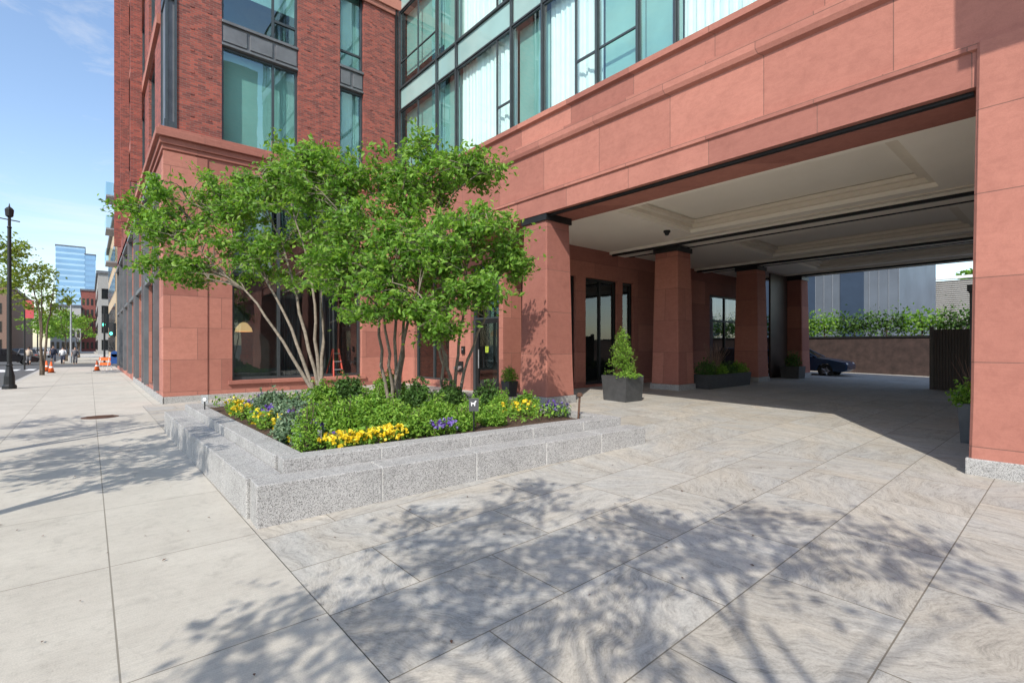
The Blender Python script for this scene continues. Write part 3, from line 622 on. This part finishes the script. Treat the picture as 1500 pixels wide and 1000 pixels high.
for px in (636,654):
    shrub('purple_pansy','clump of purple pansies at the middle of the front coping',rowpt(px,5.78),.14,.17,200,.05,'leaf_mid',G2,'flowers','purple',20,.05)
for px,y in [(805,6.2),(824,6.0)]:
    shrub('purple_pansy','clump of purple pansies towards the right end of the planter',rowpt(px,y),.18,.2,220,.05,'leaf_blue',G2,'flowers','purple',14,.05)
for (px,y,r,h,mat,ls,lab) in [
  (505,6.3,.36,.44,'leaf_mid',.055,'bright green rounded shrub at the front centre-left of the planter'),
  (578,6.25,.36,.42,'leaf_mid',.055,'bright green rounded shrub just right of the front yellow row'),
  (462,6.7,.32,.42,'leaf_mid',.055,'lime green shrub left of the front centre of the planter'),
  (545,7.0,.36,.50,'leaf_mid',.055,'lime green shrub beneath the middle tree'),
  (640,6.5,.34,.38,'leaf_mid',.055,'bright green shrub beneath the right tree stems'),
  (690,6.4,.28,.34,'leaf_mid',.05,'low green shrub behind the dog sign'),
  (610,7.6,.34,.54,'leaf_dk',.07,'dark shrub behind the middle tree stems'),
  (430,7.9,.36,.40,'leaf_blue',.06,'grey-green mounded plant left of the left tree'),
  (398,9.0,.32,.42,'leaf_blue',.06,'grey-green mounded plant near the far left of the planter'),
  (470,9.0,.36,.50,'leaf_mid',.07,'broad green shrub at the foot of the left tree'),
  (510,9.0,.34,.62,'leaf_dk',.07,'dark green shrub between the left and middle trees'),
  (570,9.2,.36,.58,'leaf_mid',.07,'green shrub at the back of the planter'),
  (660,7.8,.34,.46,'leaf_dk',.06,'dark green shrub behind the right tree'),
  (715,7.4,.32,.46,'leaf_dk',.06,'dark shrub left of the right yellow flowers'),
  (735,6.9,.26,.34,'leaf_mid',.05,'small green shrub beside the right yellow flowers'),
  (815,6.9,.26,.3,'leaf_mid',.05,'low green plant at the right end of the planter'),
  (608,5.95,.24,.28,'leaf_mid',.05,'small lime plant at the front between yellow and purple flowers'),
  (676,5.95,.22,.26,'leaf_mid',.05,'small lime plant at the front just left of the dog sign'),
  (722,5.95,.24,.26,'leaf_mid',.05,'small lime plant at the front just right of the dog sign'),
  (430,6.6,.24,.36,'leaf_blue',.06,'silvery small plant behind the left front yellow flowers'),
  (449,5.95,.18,.42,'leaf_mid',.04,'wispy upright green plant near the left front corner')]:
    shrub('shrub',lab,rowpt(px,y),r,h,int(1900*r/.3),ls,mat)
P=[]
for _ in range(12000):
    x=random.uniform(1.85,6.3); y=random.uniform(5.75,11.4)
    if math.sin(x*3.1+y)*math.sin(y*2.7-x)>-.2: P.append((x,y,.50+random.uniform(0,.2)))
o=MB().leaves(P,.065,.6,.5).build('groundcover',M['leaf_mid']); tag(o,'low mixed groundcover leaves filling the planter bed','groundcover',None,'stuff')
P=[]
for _ in range(220):
    x=random.uniform(-1.5,8); y=random.uniform(1.5,14)
    if 1.1<x<6.9 and y>4.5: continue
    P.append((x,y,gz(x,y)+.012))
o=MB().leaves(P,.03,6,.5).build('fallen_leaves',M['rust']); tag(o,'tiny brown fallen leaves scattered over the paving','leaf litter',None,'stuff')
def sign_stake(name,label,p,h): 
    t=thing(name,label,'sign',p); MB().tube([(p[0],p[1],p[2]-.05),(p[0],p[1],p[2]+h)],.012,6).build('stake',M['black'],t); return t
rx=Vector((ca,-sa,0)); fwv=Vector((sa,ca,0))
def plate(c,w,h,t=.012,off=0):
    c=Vector(c)-fwv*off; vs=[]
    for dz in (-h/2,h/2):
        for s in (-w/2,w/2):
            for q in (0,t): vs.append(c+rx*s+fwv*q+Vector((0,0,dz)))
    return MB().add(vs,[(0,2,6,4),(1,5,7,3),(0,1,3,2),(4,6,7,5),(0,4,5,1),(2,3,7,6)])
def flatpoly(c,pts,s,off):
    c=Vector(c)-fwv*off; return MB().add([c+rx*(x*s)+Vector((0,0,y*s)) for x,y in pts],[tuple(range(len(pts)))])
c=rowpt(694,5.72); c=(c[0],c[1],.45); t=sign_stake('dog_sign','small dark sign with a white dog figure in the planter',c,.32)
pc=(c[0],c[1],.86); plate(pc,.14,.19).build('sign_plate',M['plantbox'],t)
dog=[(-.5,-.5),(-.35,-.5),(-.3,-.1),(.05,-.15),(.1,-.5),(.25,-.5),(.28,0),(.4,.3),(.55,.32),(.5,.45),(.3,.5),(.2,.35),(.1,.12),(-.4,.12),(-.6,.35),(-.5,.05)]
flatpoly((pc[0],pc[1],pc[2]+.02),dog,.075,.004).build('dog_figure',M['white'],t)
c=(1.62,10.6,.52); t=sign_stake('round_sign','small pale round-marked sign on a stake at the far left of the planter',c,.16)
pc=(c[0],c[1],.72); plate(pc,.13,.16).build('sign_plate',M['steel'],t)
circ=[(math.cos(a),math.sin(a)) for a in np.linspace(0,6.28,24)[:-1]]
flatpoly(pc,circ,.045,.004).build('ring_mark',M['frame2'],t)
flatpoly(pc,circ,.036,.007).build('ring_centre',M['white'],t)
c=(2.05,5.85,.45); t=sign_stake('plant_marker','small grey plant marker at the front left corner of the planter',c,.2); plate((c[0],c[1],.66),.05,.12).build('sign_plate',M['steel'],t)
t=thing('path_light','thin rusty path light leaning at the right end of the planter','light',(6.3,5.6,.45)); MB().tube([(6.3,5.6,.42),(6.34,5.6,.85)],.018,8).build('stake',M['rust'],t); MB().lathe([(.02,0),(.05,.01),(.05,.05),(.02,.07)],(6.34,5.6,.84),12).build('lamp_head',M['rust'],t)
# ------------------------------------------------------------ potted plants
def sqpot(root,x0,x1,y0,y1,z0,z1,mt='plantbox'):
    mb=MB(); tp=.04
    mb.add([(x0+tp,y0+tp,z0),(x1-tp,y0+tp,z0),(x1-tp,y1-tp,z0),(x0+tp,y1-tp,z0),(x0,y0,z1),(x1,y0,z1),(x1,y1,z1),(x0,y1,z1),(x0+.05,y0+.05,z1),(x1-.05,y0+.05,z1),(x1-.05,y1-.05,z1),(x0+.05,y1-.05,z1),(x0+.05,y0+.05,z1-.08),(x1-.05,y0+.05,z1-.08),(x1-.05,y1-.05,z1-.08),(x0+.05,y1-.05,z1-.08)],
     [(0,1,5,4),(1,2,6,5),(2,3,7,6),(3,0,4,7),(4,5,9,8),(5,6,10,9),(6,7,11,10),(7,4,8,11),(8,9,13,12),(9,10,14,13),(10,11,15,14),(11,8,12,15),(0,3,2,1)])
    p=mb.build('pot',M[mt],root)
    MB().quad((x0+.05,y0+.05,z1-.06),(x1-.05,y0+.05,z1-.06),(x1-.05,y1-.05,z1-.06),(x0+.05,y1-.05,z1-.06)).build('soil',M['mulch'],p)
z=gz(10.9,8)
t=thing('planter_box','square charcoal planter box between the first and second pillars','planter box',(10.9,8.1,z)); sqpot(t,10.5,11.3,7.7,8.5,z,z+.68)
def conebush(label,c,r,h,nbr,mat,ls=.05):
    root=thing('potted_shrub',label,'shrub',c); P=[]; T=MB(); T.tube([(c[0],c[1],c[2]-.1),(c[0],c[1],c[2]+h*.95)],[.03,.006],6)
    for k in range(nbr):
        s=random.random()**.95; a=random.uniform(0,6.28); rr=r*((1-s)**.62+.05)*random.uniform(.45,1.12)
        p0=Vector((c[0],c[1],c[2]+h*s*.86)); e=Vector((c[0]+math.cos(a)*rr,c[1]+math.sin(a)*rr,c[2]+h*s*.86+random.uniform(.08,.34)))
        T.tube([p0,e],[.008,.003],3,False)
        for q in range(int(12+20*(1-s))): P.append(tuple(p0.lerp(e,random.uniform(.3,1.05))+Vector((random.gauss(0,.03),random.gauss(0,.03),random.gauss(0,.04)))))
    T.build('stem',M['bark_dk'],root)
    MB().leaves(P,ls,.2,.3).build('foliage',M[mat],root); return root
conebush('feathery pointed green shrub in the square charcoal planter box',(10.9,8.1,z+.66),.44,1.15,170,'leaf_mid',.065)
shrub('trailing_plant','low lime trailing plant around the rim of the square planter box',(10.75,7.85,z+.62),.38,.16,800,.05,'leaf_mid')
z=gz(17,8.5); t=thing('planter_box','long low charcoal planter trough between the second and third pillars','planter box',(17.3,8.5,z)); sqpot(t,15.75,18.9,8.15,8.85,z,z+.48)
for i,(x,h,mt,l) in enumerate(((16.1,.5,'leaf_dk','dark leafy plant at the near end of the long trough'),(16.9,.4,'leaf_mid','green plant in the middle of the long trough'),(17.7,.4,'leaf_dk','dark green plant right of the middle of the long trough'),(18.5,.4,'leaf_mid','green plant at the far end of the long trough'))):
    shrub('trough_plant',l,(x,8.5,z+.42),.38,h,900,.07,mt)
t=thing('dry_grass','tall wispy dry brown stems rising from the long trough','grass plant',(16.8,8.5,z+.4)); mb=MB()
for _ in range(60):
    a=random.uniform(0,6.28); q=random.uniform(.1,.5); mb.tube([(16.8,8.5,z+.4),(16.8+math.cos(a)*q*.4,8.5+math.sin(a)*q*.4,z+.9),(16.8+math.cos(a)*q,8.5+math.sin(a)*q,z+1.2+random.random()*.4)],[.008,.006,.003],3,False)
mb.build('stem',simple('dry_stem',(.26,.17,.12),.9),t)
t=thing('planter_box','small dark planter box beside the rearmost pillar','planter box',(24.2,8.6,.2)); sqpot(t,23.8,24.6,8.2,9.0,.16,.8)
shrub('potted_plant','dark plant in the box beside the rearmost pillar',(24.2,8.6,.75),.35,.6,700,.08,'leaf_dk')
t=thing('planter_box','tall grey planter box at the right side of the portico','planter box',(11.1,1.1,.1)); sqpot(t,10.85,11.4,.82,1.36,.1,.76,'potgrey')
shrub('potted_plant','bright trailing plant spilling from the right-hand planter box',(11.1,1.2,.70),.32,.38,900,.065,'leaf_mid')
t=thing('bare_twigs','thin brownish twigs rising from the right-hand planter box','twigs',(11.1,1.15,.75)); mb=MB()
for _ in range(20):
    a=random.uniform(0,6.28); q=random.uniform(.05,.35); mb.tube([(11.1,1.15,.75),(11.1+math.cos(a)*q,1.15+math.sin(a)*q,1.2+random.random()*.5)],[.004,.002],3,False)
mb.build('twig',simple('brown_twig',(.20,.11,.08),.8),t)
z=.25; t=thing('planter_box','small square plant pot left of the front pillar by the door','planter box',(9.0,10.6,z)); sqpot(t,9.0,9.35,10.6,10.95,z,z+.45)
shrub('potted_plant','small ball shrub in the pot by the glass door',(9.17,10.77,z+.38),.24,.45,700,.06,'leaf_mid')
# ------------------------------------------------------------ rear court
t=thing('garden_wall','long plain dark brown wall closing the rear court','wall',(32,5,0)); MB().box(32,32.3,-6,24,-.1,2.15).build('wall_body',simple('dark_court_wall',(.045,.028,.025),.85,0,.4,3,.3),t); MB().box(31.95,32.35,-6,24,2.15,2.25).build('coping',M['black'],t)
for i in range(11):
    y=1.0+i*1.5
    b=(33.0,y,0); root=thing('pleached_tree','low clipped tree rising behind the dark rear court wall','tree',b,'clipped trees behind the rear wall')
    T=MB(); T.tube([b,(33,y,3.0)],[.06,.03],6)
    for k in range(6): T.tube([(33,y,2.2+k*.15),(33+random.uniform(-.4,.4),y+random.uniform(-.7,.7),2.7+k*.14)],[.02,.006],4,False)
    T.build('trunk',M['bark_dk'],root)
    P=[(33+random.gauss(0,.3),y+random.uniform(-.8,.8),2.9+random.gauss(0,.36)) for _ in range(800)]
    MB().leaves(P,.17,.3,.6).build('crown',M['leaf_dk' if i%3 else 'leaf'],root)
t=thing('office_building','blue-grey metal-panelled building behind the rear court','building',(46,14,0))
MB().box(46,60,9,40,0,14).build('wall',simple('bluegrey_cladding',(.13,.16,.20),.5,.1,.2,.3),t); mb=MB()
for k in range(50): mb.box(45.96,45.999,9+k*.62,9.03+k*.62,0,14)
mb.build('cladding_rib',simple('cladding_rib_grey',(.26,.29,.33),.5,.2),t)
for y0 in (11.2,14.6,17.6): MB().box(45.93,45.955,y0,y0+1.6,0,14).build('window',simple('dark_blue_panel',(.05,.08,.13),.4,.2,.1,1),t)
t=thing('parking_structure','pale slatted parking deck seen far behind the rear court','building',(72,9,0)); mb=MB()
for k in range(22): mb.box(72,72.3,-4,14.5,4.2+k*.22,4.32+k*.22)
mb.build('slat',M['curb'],t); MB().box(72.4,84,-4,14.5,0,9).build('wall',simple('deck_concrete',(.33,.33,.32),.8),t); MB().box(71.8,72.35,-4,14.5,9.1,9.4).build('roof_rail',M['white'],t)
tree('background_tree','green tree top above the far parking deck',(88,8,0),[(88,8,9)],[(88,8,10,3,3,2,30)],leafsize=.7,perc=42,mat='leaf',bark='bark_dk',tw=1.6)
t=thing('glass_building','tall glazed building far behind the parking deck','building',(110,26,0)); MB().box(110,130,21,48,0,26).build('wall',M['spandrel'],t); mb=MB()
for k in range(8): mb.box(109.8,109.999,21,48,k*3.4,k*3.4+.7)
mb.build('floor_band',M['white'],t)
t=thing('gate_screen','dark brown screen gate at the right rear of the portico','gate',(23,3.0,.1)); MB().box(23.01,23.05,2.2,3.5,.15,2.3).build('panel',M['bronze_wall'],t); mb=MB()
for k in range(16): mb.box(22.96,23.0,2.22+k*.08,2.26+k*.08,.15,2.3)
mb.build('slat',simple('brown_slat',(.07,.045,.035),.6),t); MB().box(22.95,23.15,3.5,3.62,.1,2.4).build('post',M['bronze_wall'],t)
t=thing('gate_post','dark grey stone post at the right side of the portico','post',(16,1.5,.1)); MB().box(15.8,16.3,1.2,1.76,.1,3.0).build('shaft',M['plantbox'],t,bevel=.02); MB().box(15.75,16.35,1.15,1.80,3.0,3.15).build('cap',M['black'],t)
# ------------------------------------------------------------ cars
def car(label,loc,rz,paint,h=1.0,group=None):
    root=thing('parked_car',label,'car',loc,group,rz)
    def arc(cx,r=.38): return [(cx+r*math.cos(a),.33+r*math.sin(a)) for a in np.linspace(math.pi,0,9)]
    prof=[(-2.25,.4),(-2.0,.28)]+[(x,max(z,.28)) for x,z in arc(-1.38)]+[(x,max(z,.28)) for x,z in arc(1.38)]+[(2.05,.28),(2.28,.4),(2.3,.6),(2.18,.76),(1.6,.88),(.95,.97),(-1.75,1.02),(-2.2,.94),(-2.28,.7)]
    bm=bmesh.new(); n=len(prof); rows=[]
    for y,sx,sz in ((-.9,.965,0),(-.86,1,0),(0,1.015,.02),(.86,1,0),(.9,.965,0)):
        sg=0 if y==0 else (1 if y<0 else -1)
        rows.append([bm.verts.new((x*sx,y+sg*.06*(z-.6),z+(sz if z>.7 else 0))) for x,z in prof])
    for a,b in zip(rows,rows[1:]):
        for i in range(n): bm.faces.new((a[i],a[(i+1)%n],b[(i+1)%n],b[i]))
    bm.faces.new(rows[0][::-1]); bm.faces.new(rows[-1]); bmesh.ops.recalc_face_normals(bm,faces=bm.faces); bmesh.ops.triangulate(bm,faces=[f for f in bm.faces if len(f.verts)>4])
    me=bpy.data.meshes.new('body'); bm.to_mesh(me); bm.free(); me.materials.append(paint); o=bpy.data.objects.new('body',me); COL.objects.link(o); o.parent=root
    H=1.45*h
    def frus(b,t,z0,z1): 
        (bx0,bx1,by),(tx0,tx1,ty)=b,t
        return [(bx0,-by,z0),(bx1,-by,z0),(bx1,by,z0),(bx0,by,z0),(tx0,-ty,z1),(tx1,-ty,z1),(tx1,ty,z1),(tx0,ty,z1)]
    bxf=[(3,2,1,0),(4,5,6,7),(0,1,5,4),(1,2,6,5),(2,3,7,6),(3,0,4,7)]
    MB().add(frus((-1.85,1.0,.80),(-1.2,.2,.62),.98,H-.04),bxf).build('window_glass',M['carglass'],root,local=True,bevel=.03)
    MB().add(frus((-1.28,.28,.64),(-1.1,.1,.56),H-.045,H),bxf).build('roof',paint,root,local=True,bevel=.02)
    mb=MB()
    for s in (-1,1):
        mb.tube([(.98,s*.80,.98),(.22,s*.63,H-.03)],.035,5); mb.tube([(-1.83,s*.80,1.0),(-1.2,s*.63,H-.03)],.05,5); mb.tube([(-.35,s*.81,.98),(-.4,s*.63,H-.03)],.035,5)
    mb.build('roof_pillar',paint,root,local=True)
    for s in (-1,1):
        for x in (-1.38,1.38):
            w=MB().tube([(x,s*.9,.33),(x,s*.89,.33),(x,s*.70,.33)],[.30,.335,.335],20).build('wheel',M['rubber'],root,local=True)
            mb=MB().tube([(x,s*.905,.33),(x,s*.88,.33)],[.12,.22],16)
            for k in range(5):
                a=k*1.2566; mb.tube([(x,s*.908,.33),(x+.2*math.cos(a),s*.905,.33+.2*math.sin(a))],.025,4)
            mb.build('rim',M['rim'],w,local=True)
        MB().ball((2.12,s*.66,.68),.16,.2,.07).build('headlight',M['white'],root,local=True,smooth=True)
        MB().ball((-2.2,s*.68,.8),.08,.18,.08).build('taillight',M['red'],root,local=True,smooth=True)
        MB().ball((.75,s*.95,1.02),.09,.07,.06).build('mirror',paint,root,local=True,smooth=True)
    MB().box(2.24,2.31,-.45,.45,.42,.62).build('grille',M['black'],root,local=True)
    return root
car('dark blue sedan parked in the rear court beyond the last pillar',(28.2,9.7,.16),R(-86),M['car_blue'])
def gp(px,d): c=W(px,507,d); return (c.x,c.y,-.13)
car('black car crossing at the far left edge of the street',gp(8,48),R(10),M['car_black'],1.1)
car('grey car waiting beside the black car at the crossing',gp(40,58),R(95),M['car_grey'],1.05)
car('white car farther down the street',gp(62,80),R(90),M['car_white'])
car('dark car parked down the street beyond the trees',gp(28,85),R(90),M['car_black'])
# ------------------------------------------------------------ street furniture
def lamp_post(label,x,y,h,arm=True):
    t=thing('street_lamp',label,'street lamp',(x,y,0),'black street lamps')
    MB().lathe([(.22,0),(.22,.12),(.17,.18),(.16,.5),(.11,.75),(.09,.9),(.12,.95),(.08,1.0)],(x,y,0),12).build('base',M['black'],t,smooth=False)
    MB().lathe([(.075,1.0),(.06,h-.9),(.08,h-.85),(.05,h-.8),(.05,h-.45)],(x,y,0),10).build('pole',M['black'],t)
    mb=MB().tube([(x-.28,y-.18,h-.55),(x+.28,y+.18,h-.55)],.022,6); mb.build('arm',M['black'],t)
    MB().lathe([(.07,h-.45),(.12,h-.4),(.14,h-.15),(.09,h-.08),(.03,h-.03),(.01,h+.1)],(x,y,0),10).build('lantern',M['black'],t)
    return t
lamp_post('tall black street lamp post at the left edge of the picture',-2.42,28.0,7.3)
c=W(55,530,62); lamp_post('shorter black street lamp near the trees by the crossing',c.x,c.y,7.0)
c=W(104,530,50); t=thing('utility_pole','plain grey steel pole by the crossing','pole',(c.x,c.y,0)); MB().lathe([(.1,0),(.07,6.3)],(c.x,c.y,0),10).build('pole',M['steel'],t); MB().tube([(c.x,c.y,6.2),(c.x-2.6,c.y+.2,6.35)],.04,6).build('arm',M['steel'],t)
c=W(153,532,44); t=thing('traffic_signal','black traffic signal on a pole at the crossing, showing green','traffic signal',(c.x,c.y,0)); MB().lathe([(.12,0),(.08,.3),(.07,5.2)],(c.x,c.y,0),10).build('pole',M['black'],t)
for s,zz in ((-.05,4.0),(.6,3.2)):
    q=c+rx*s; h=plate((q.x,q.y,zz),.42,1.2,.3).build('signal_head',M['black'],t)
    for k in range(3):
        cc=(q.x,q.y,zz+.36-.36*k); flatpoly(cc,circ,.14,.01).build('signal_lens',M['green_light'] if k==2 else M['rubber'],h)
def cone(label,px,d):
    c=W(px,507,d); t=thing('traffic_cone',label,'traffic cone',(c.x,c.y,0),'orange traffic cones'); x,y=c.x,c.y
    MB().box(x-.2,x+.2,y-.2,y+.2,0,.04).build('base',M['rubber'],t); MB().lathe([(.16,.04),(.03,.72)],(x,y,0),14).build('cone_body',M['orange'],t,smooth=True); MB().lathe([(.108,.32),(.075,.48)],(x,y,0),14).build('reflective_band',M['white'],t)
cone('orange traffic cone on the sidewalk, leftmost of the three',68,33); cone('orange traffic cone just right of the leftmost one',75,31.5); cone('orange traffic cone beside the barricade near the building',142,34)
c=W(154,507,35); t=thing('barricade','small orange and white barricade on the far sidewalk','barricade',(c.x,c.y,0))
for s in (-.3,.3):
    q=c+rx*s; MB().tube([(q.x-.15,q.y-.2,0),(q.x,q.y,.95),(q.x+.15,q.y+.2,0)],.025,5).build('leg',M['white'],t)
plate((c.x,c.y,.8),.8,.22,.03,.03).build('board',M['orange'],t); plate((c.x,c.y,.45),.8,.18,.03,.03).build('board',M['orange'],t)
c=W(168,507,44); t=thing('mailbox','blue collection mailbox beside the building','mailbox',(c.x,c.y,0)); x,y=c.x,c.y
MB().prism([(x-.28,y-.28),(x+.28,y-.28),(x+.28,y+.28),(x-.28,y+.28)],.15,1.0).build('body',M['blue'],t); mb=MB(); mb.tube([(x,y-.28,1.0),(x,y+.28,1.0)],.279,20); mb.build('rounded_top',M['blue'],t)
for a in (-.22,.22):
    for b in (-.22,.22): MB().box(x+a-.03,x+a+.03,y+b-.03,y+b+.03,0,.15).build('leg',M['blue'],t)
t=thing('manhole_cover','rusty round manhole cover in the concrete sidewalk','manhole cover',(.2,15.4,0)); MB().lathe([(.36,.001),(.36,.006),(.33,.007)],(.2,15.4,0),28).build('cover',M['rust'],t); mb=MB()
for k in range(6): mb.box(-.05,.45,15.17+k*.09,15.2+k*.09,.0075,.012)
mb.build('grip_bar',M['rust'],t)
c=W(36,455,36.0); t=thing('banner','red banner hanging on a pole down the street','banner',(c.x,c.y,0)); MB().lathe([(.05,0),(.04,5.6)],(c.x,c.y,0),8).build('pole',M['black'],t); plate((c.x+.36*rx.x,c.y+.36*rx.y,4.4),.62,1.3,.02).build('banner_cloth',M['banner_red'],t)
# ------------------------------------------------------------ people
def person(label,px,d,top,bot,face=0,stride=.22):
    c=W(px,507,d); x,y=c.x,c.y; t=thing('person',label,'person',(x,y,0 if y<54 or y>70 else -.13),None,face)
    me=bpy.data.meshes.new('body'); V=[(0,0,.95),(0,0,1.15),(0,0,1.38),(0,0,1.50),(.02,0,1.6),(.02,0,1.70),
      (0,.10,.90),(stride*.5,.1,.5),(stride,.1,.07),(stride+.17,.1,.03),(0,-.10,.90),(-stride*.3,-.1,.5),(-stride,-.1,.09),(-stride+.15,-.1,.03),
      (0,.19,1.40),(-.05,.25,1.12),(.08,.26,.88),(.1,.26,.80),(0,-.19,1.40),(.0,-.25,1.12),(.14,-.26,.9),(.17,-.26,.82)]
    Eg=[(0,1),(1,2),(2,3),(3,4),(4,5),(0,6),(6,7),(7,8),(8,9),(0,10),(10,11),(11,12),(12,13),(2,14),(14,15),(15,16),(16,17),(2,18),(18,19),(19,20),(20,21)]
    me.from_pydata(V,Eg,[]); o=bpy.data.objects.new('body',me); COL.objects.link(o); o.parent=t
    md=o.modifiers.new('s','SKIN'); me.materials.append(M['skin'])
    rad=[.13,.12,.14,.06,.085,.09,.09,.06,.045,.035,.09,.06,.045,.035,.055,.042,.032,.03,.055,.042,.032,.03]
    for i,r in enumerate(rad): me.skin_vertices[0].data[i].radius=(r,r); me.skin_vertices[0].data[i].use_root=(i==0)
    o.modifiers.new('u','SUBSURF').levels=1
    mb=MB(); mb.tube([(0,0,.88),(0,0,1.1),(0,0,1.35),(0,0,1.47)],[.18,.165,.2,.1],12)
    for s in (1,-1): mb.tube([(0,s*.17,1.42),(-.03,s*.25,1.12),(.1,s*.26,.92)],[.075,.06,.05],8)
    mb.build('jacket',M[top],t,local=True,smooth=True)
    mb=MB(); mb.tube([(0,.08,.95),(stride*.5,.1,.5),(stride,.1,.12)],[.12,.085,.07],10); mb.tube([(0,-.08,.95),(-stride*.3,-.1,.5),(-stride,-.1,.14)],[.12,.085,.07],10); mb.build('trousers',M[bot],t,local=True,smooth=True)
    MB().ball((-.02,0,1.71),.10,.095,.09).build('hair',M['hair'],t,local=True,smooth=True)
person('person in a pale top walking on the far sidewalk, leftmost pedestrian',42,48,'beige_cloth','grey_cloth',1.6)
person('person in a dark jacket walking by the crossing, second from the left',78,52,'navy','navy',-1.4)
person('person in a white shirt and dark trousers near the grey pole',92,50,'white_cloth','navy',1.5)
person('person in a grey jacket standing just right of the grey pole',110,50,'grey_cloth','grey_cloth',-1.6,.08)
# ------------------------------------------------------------ far buildings
M['tower_band']=simple('tower_window_band',(.24,.42,.62),.15,.2,.15,.05)
def far_building(name,label,x0,x1,y0,y1,h,wm,wn=6,fh=3.6,winm='carglass',roof=True,frac=.55):
    t=thing(name,label,'building',((x0+x1)/2,(y0+y1)/2,0)); MB().box(x0,x1,y0,y1,-.1,h).build('wall',wm,t)
    nf=int(h/fh)
    for k in range(nf):
        z0=k*fh+fh*.25; z1=k*fh+fh*.85
        if winm=='band':
            MB().box(x0-.06,x1+.06,y0-.06,y0-.002,z0,z1).build('window_band',M['tower_band'],t); continue
        for i in range(wn):
            w_=(x1-x0)/wn; MB().box(x0+(i+.5-frac/2)*w_,x0+(i+.5+frac/2)*w_,y0-.06,y0-.002,z0,z1).build('window',M[winm],t)
        m_=min(9,max(2,int((y1-y0)/3.5)))
        for i in range(m_):
            w_=(y1-y0)/m_; MB().box(x0-.06,x0-.002,y0+(i+.5-frac/2)*w_,y0+(i+.5+frac/2)*w_,z0,z1).build('window',M[winm],t)
    if roof: MB().box(x0-.3,x1+.3,y0-.3,y1+.3,h,h+.6).build('roof_edge',M['frame2'],t)
    return t
t=far_building('brick_apartment_block','dark red brick block with glass balconies next to the corner building',1.9,14,49.2,54.5,15,M['brick'],4)
for k in range(3):
    b=MB().box(1.0,1.837,50,53,8.3+k*2.6,8.42+k*2.6).build('balcony',M['steel'],t); mb=MB(); mb.quad((.98,50,8.42+k*2.6),(.98,53,8.42+k*2.6),(.98,53,9.4+k*2.6),(.98,50,9.4+k*2.6)); mb.quad((1.0,49.98,8.42+k*2.6),(1.83,49.98,8.42+k*2.6),(1.83,49.98,9.4+k*2.6),(1.0,49.98,9.4+k*2.6)); mb.build('balcony_glass',M['glass_teal'],b)
far_building('tan_building','narrow tan building beyond the cross street on the right side',2.3,16,72,100,16,simple('tan_render',(.50,.38,.25),.8),4)
far_building('grey_building','grey mid-rise building farther along the right side of the street',1.4,14,135,180,17,simple('warm_grey_wall',(.34,.33,.31),.8),5)
far_building('white_building','white low-rise building at the end of the street',-9,-2,205,240,14,simple('offwhite_wall',(.50,.48,.45),.8),6)
far_building('red_building','red brick low building at the far end of the street',-2,4.5,215,250,20,M['brick'],6)
far_building('brown_building','brown brick building across the street at the far left',-40,-12.5,140,200,14,simple('brown_wall',(.24,.15,.11),.8),9)
far_building('glass_tower','tall blue glass tower rising at the end of the street',-15.2,-2.0,400,425,62,simple('tower_glass',(.40,.60,.78),.2,.2,.1,.1),8,3.4,'band')
far_building('glass_tower','lower blue glass shoulder tower beside the tall tower',-2.0,3.0,400,425,58,simple('tower_glass_dark',(.22,.38,.58),.2,.2,.1,.1),4,3.4,'band')
# ------------------------------------------------------------ sky, sun, camera
w=bpy.data.worlds.new('World'); S.world=w; w.use_nodes=True; nt=w.node_tree; bg=nt.nodes['Background']
sk=nt.nodes.new('ShaderNodeTexSky'); sk.sky_type='NISHITA'; sk.sun_disc=False
sv=Vector((4.3,2.77,-4.75)).normalized(); el=math.asin(-sv.z); sk.sun_elevation=el; sk.sun_rotation=math.atan2(-sv.x,-sv.y)
sk.air_density=1.15; sk.dust_density=.7; sk.ozone_density=1.8
tc=nt.nodes.new('ShaderNodeTexCoord')
n1=noise(nt,mapping(nt,tc.outputs['Generated'],(1,1,4.5)),2.6,7,.62,.6); cl=ramp(nt,n1,[(.47,0.0),(.74,.7)])
out=mix(nt,cl,mix(nt,1.0,sk.outputs[0],(1.6,1.58,1.6),'MULTIPLY'),(7.2,7.1,7.0)); L(nt,out,bg.inputs[0]); bg.inputs[1].default_value=.15
sun=bpy.data.lights.new('sun','SUN'); sun.energy=4.8; sun.angle=R(.5); sun.color=(1,.94,.84); so=bpy.data.objects.new('sun',sun); COL.objects.link(so); so.rotation_euler=sv.to_track_quat('-Z','Y').to_euler(); so.location=(-10,-10,20)
cam=bpy.data.cameras.new('camera'); cam.lens=F/1500*36; cam.sensor_width=36; cam.shift_y=7/1500; cam.clip_end=5000; co=bpy.data.objects.new('camera',cam); COL.objects.link(co); co.location=(0,0,HC); co.rotation_euler=(R(90),0,-YAW); S.camera=co
S.view_settings.view_transform='Standard'; S.view_settings.look='None'; S.view_settings.exposure=0
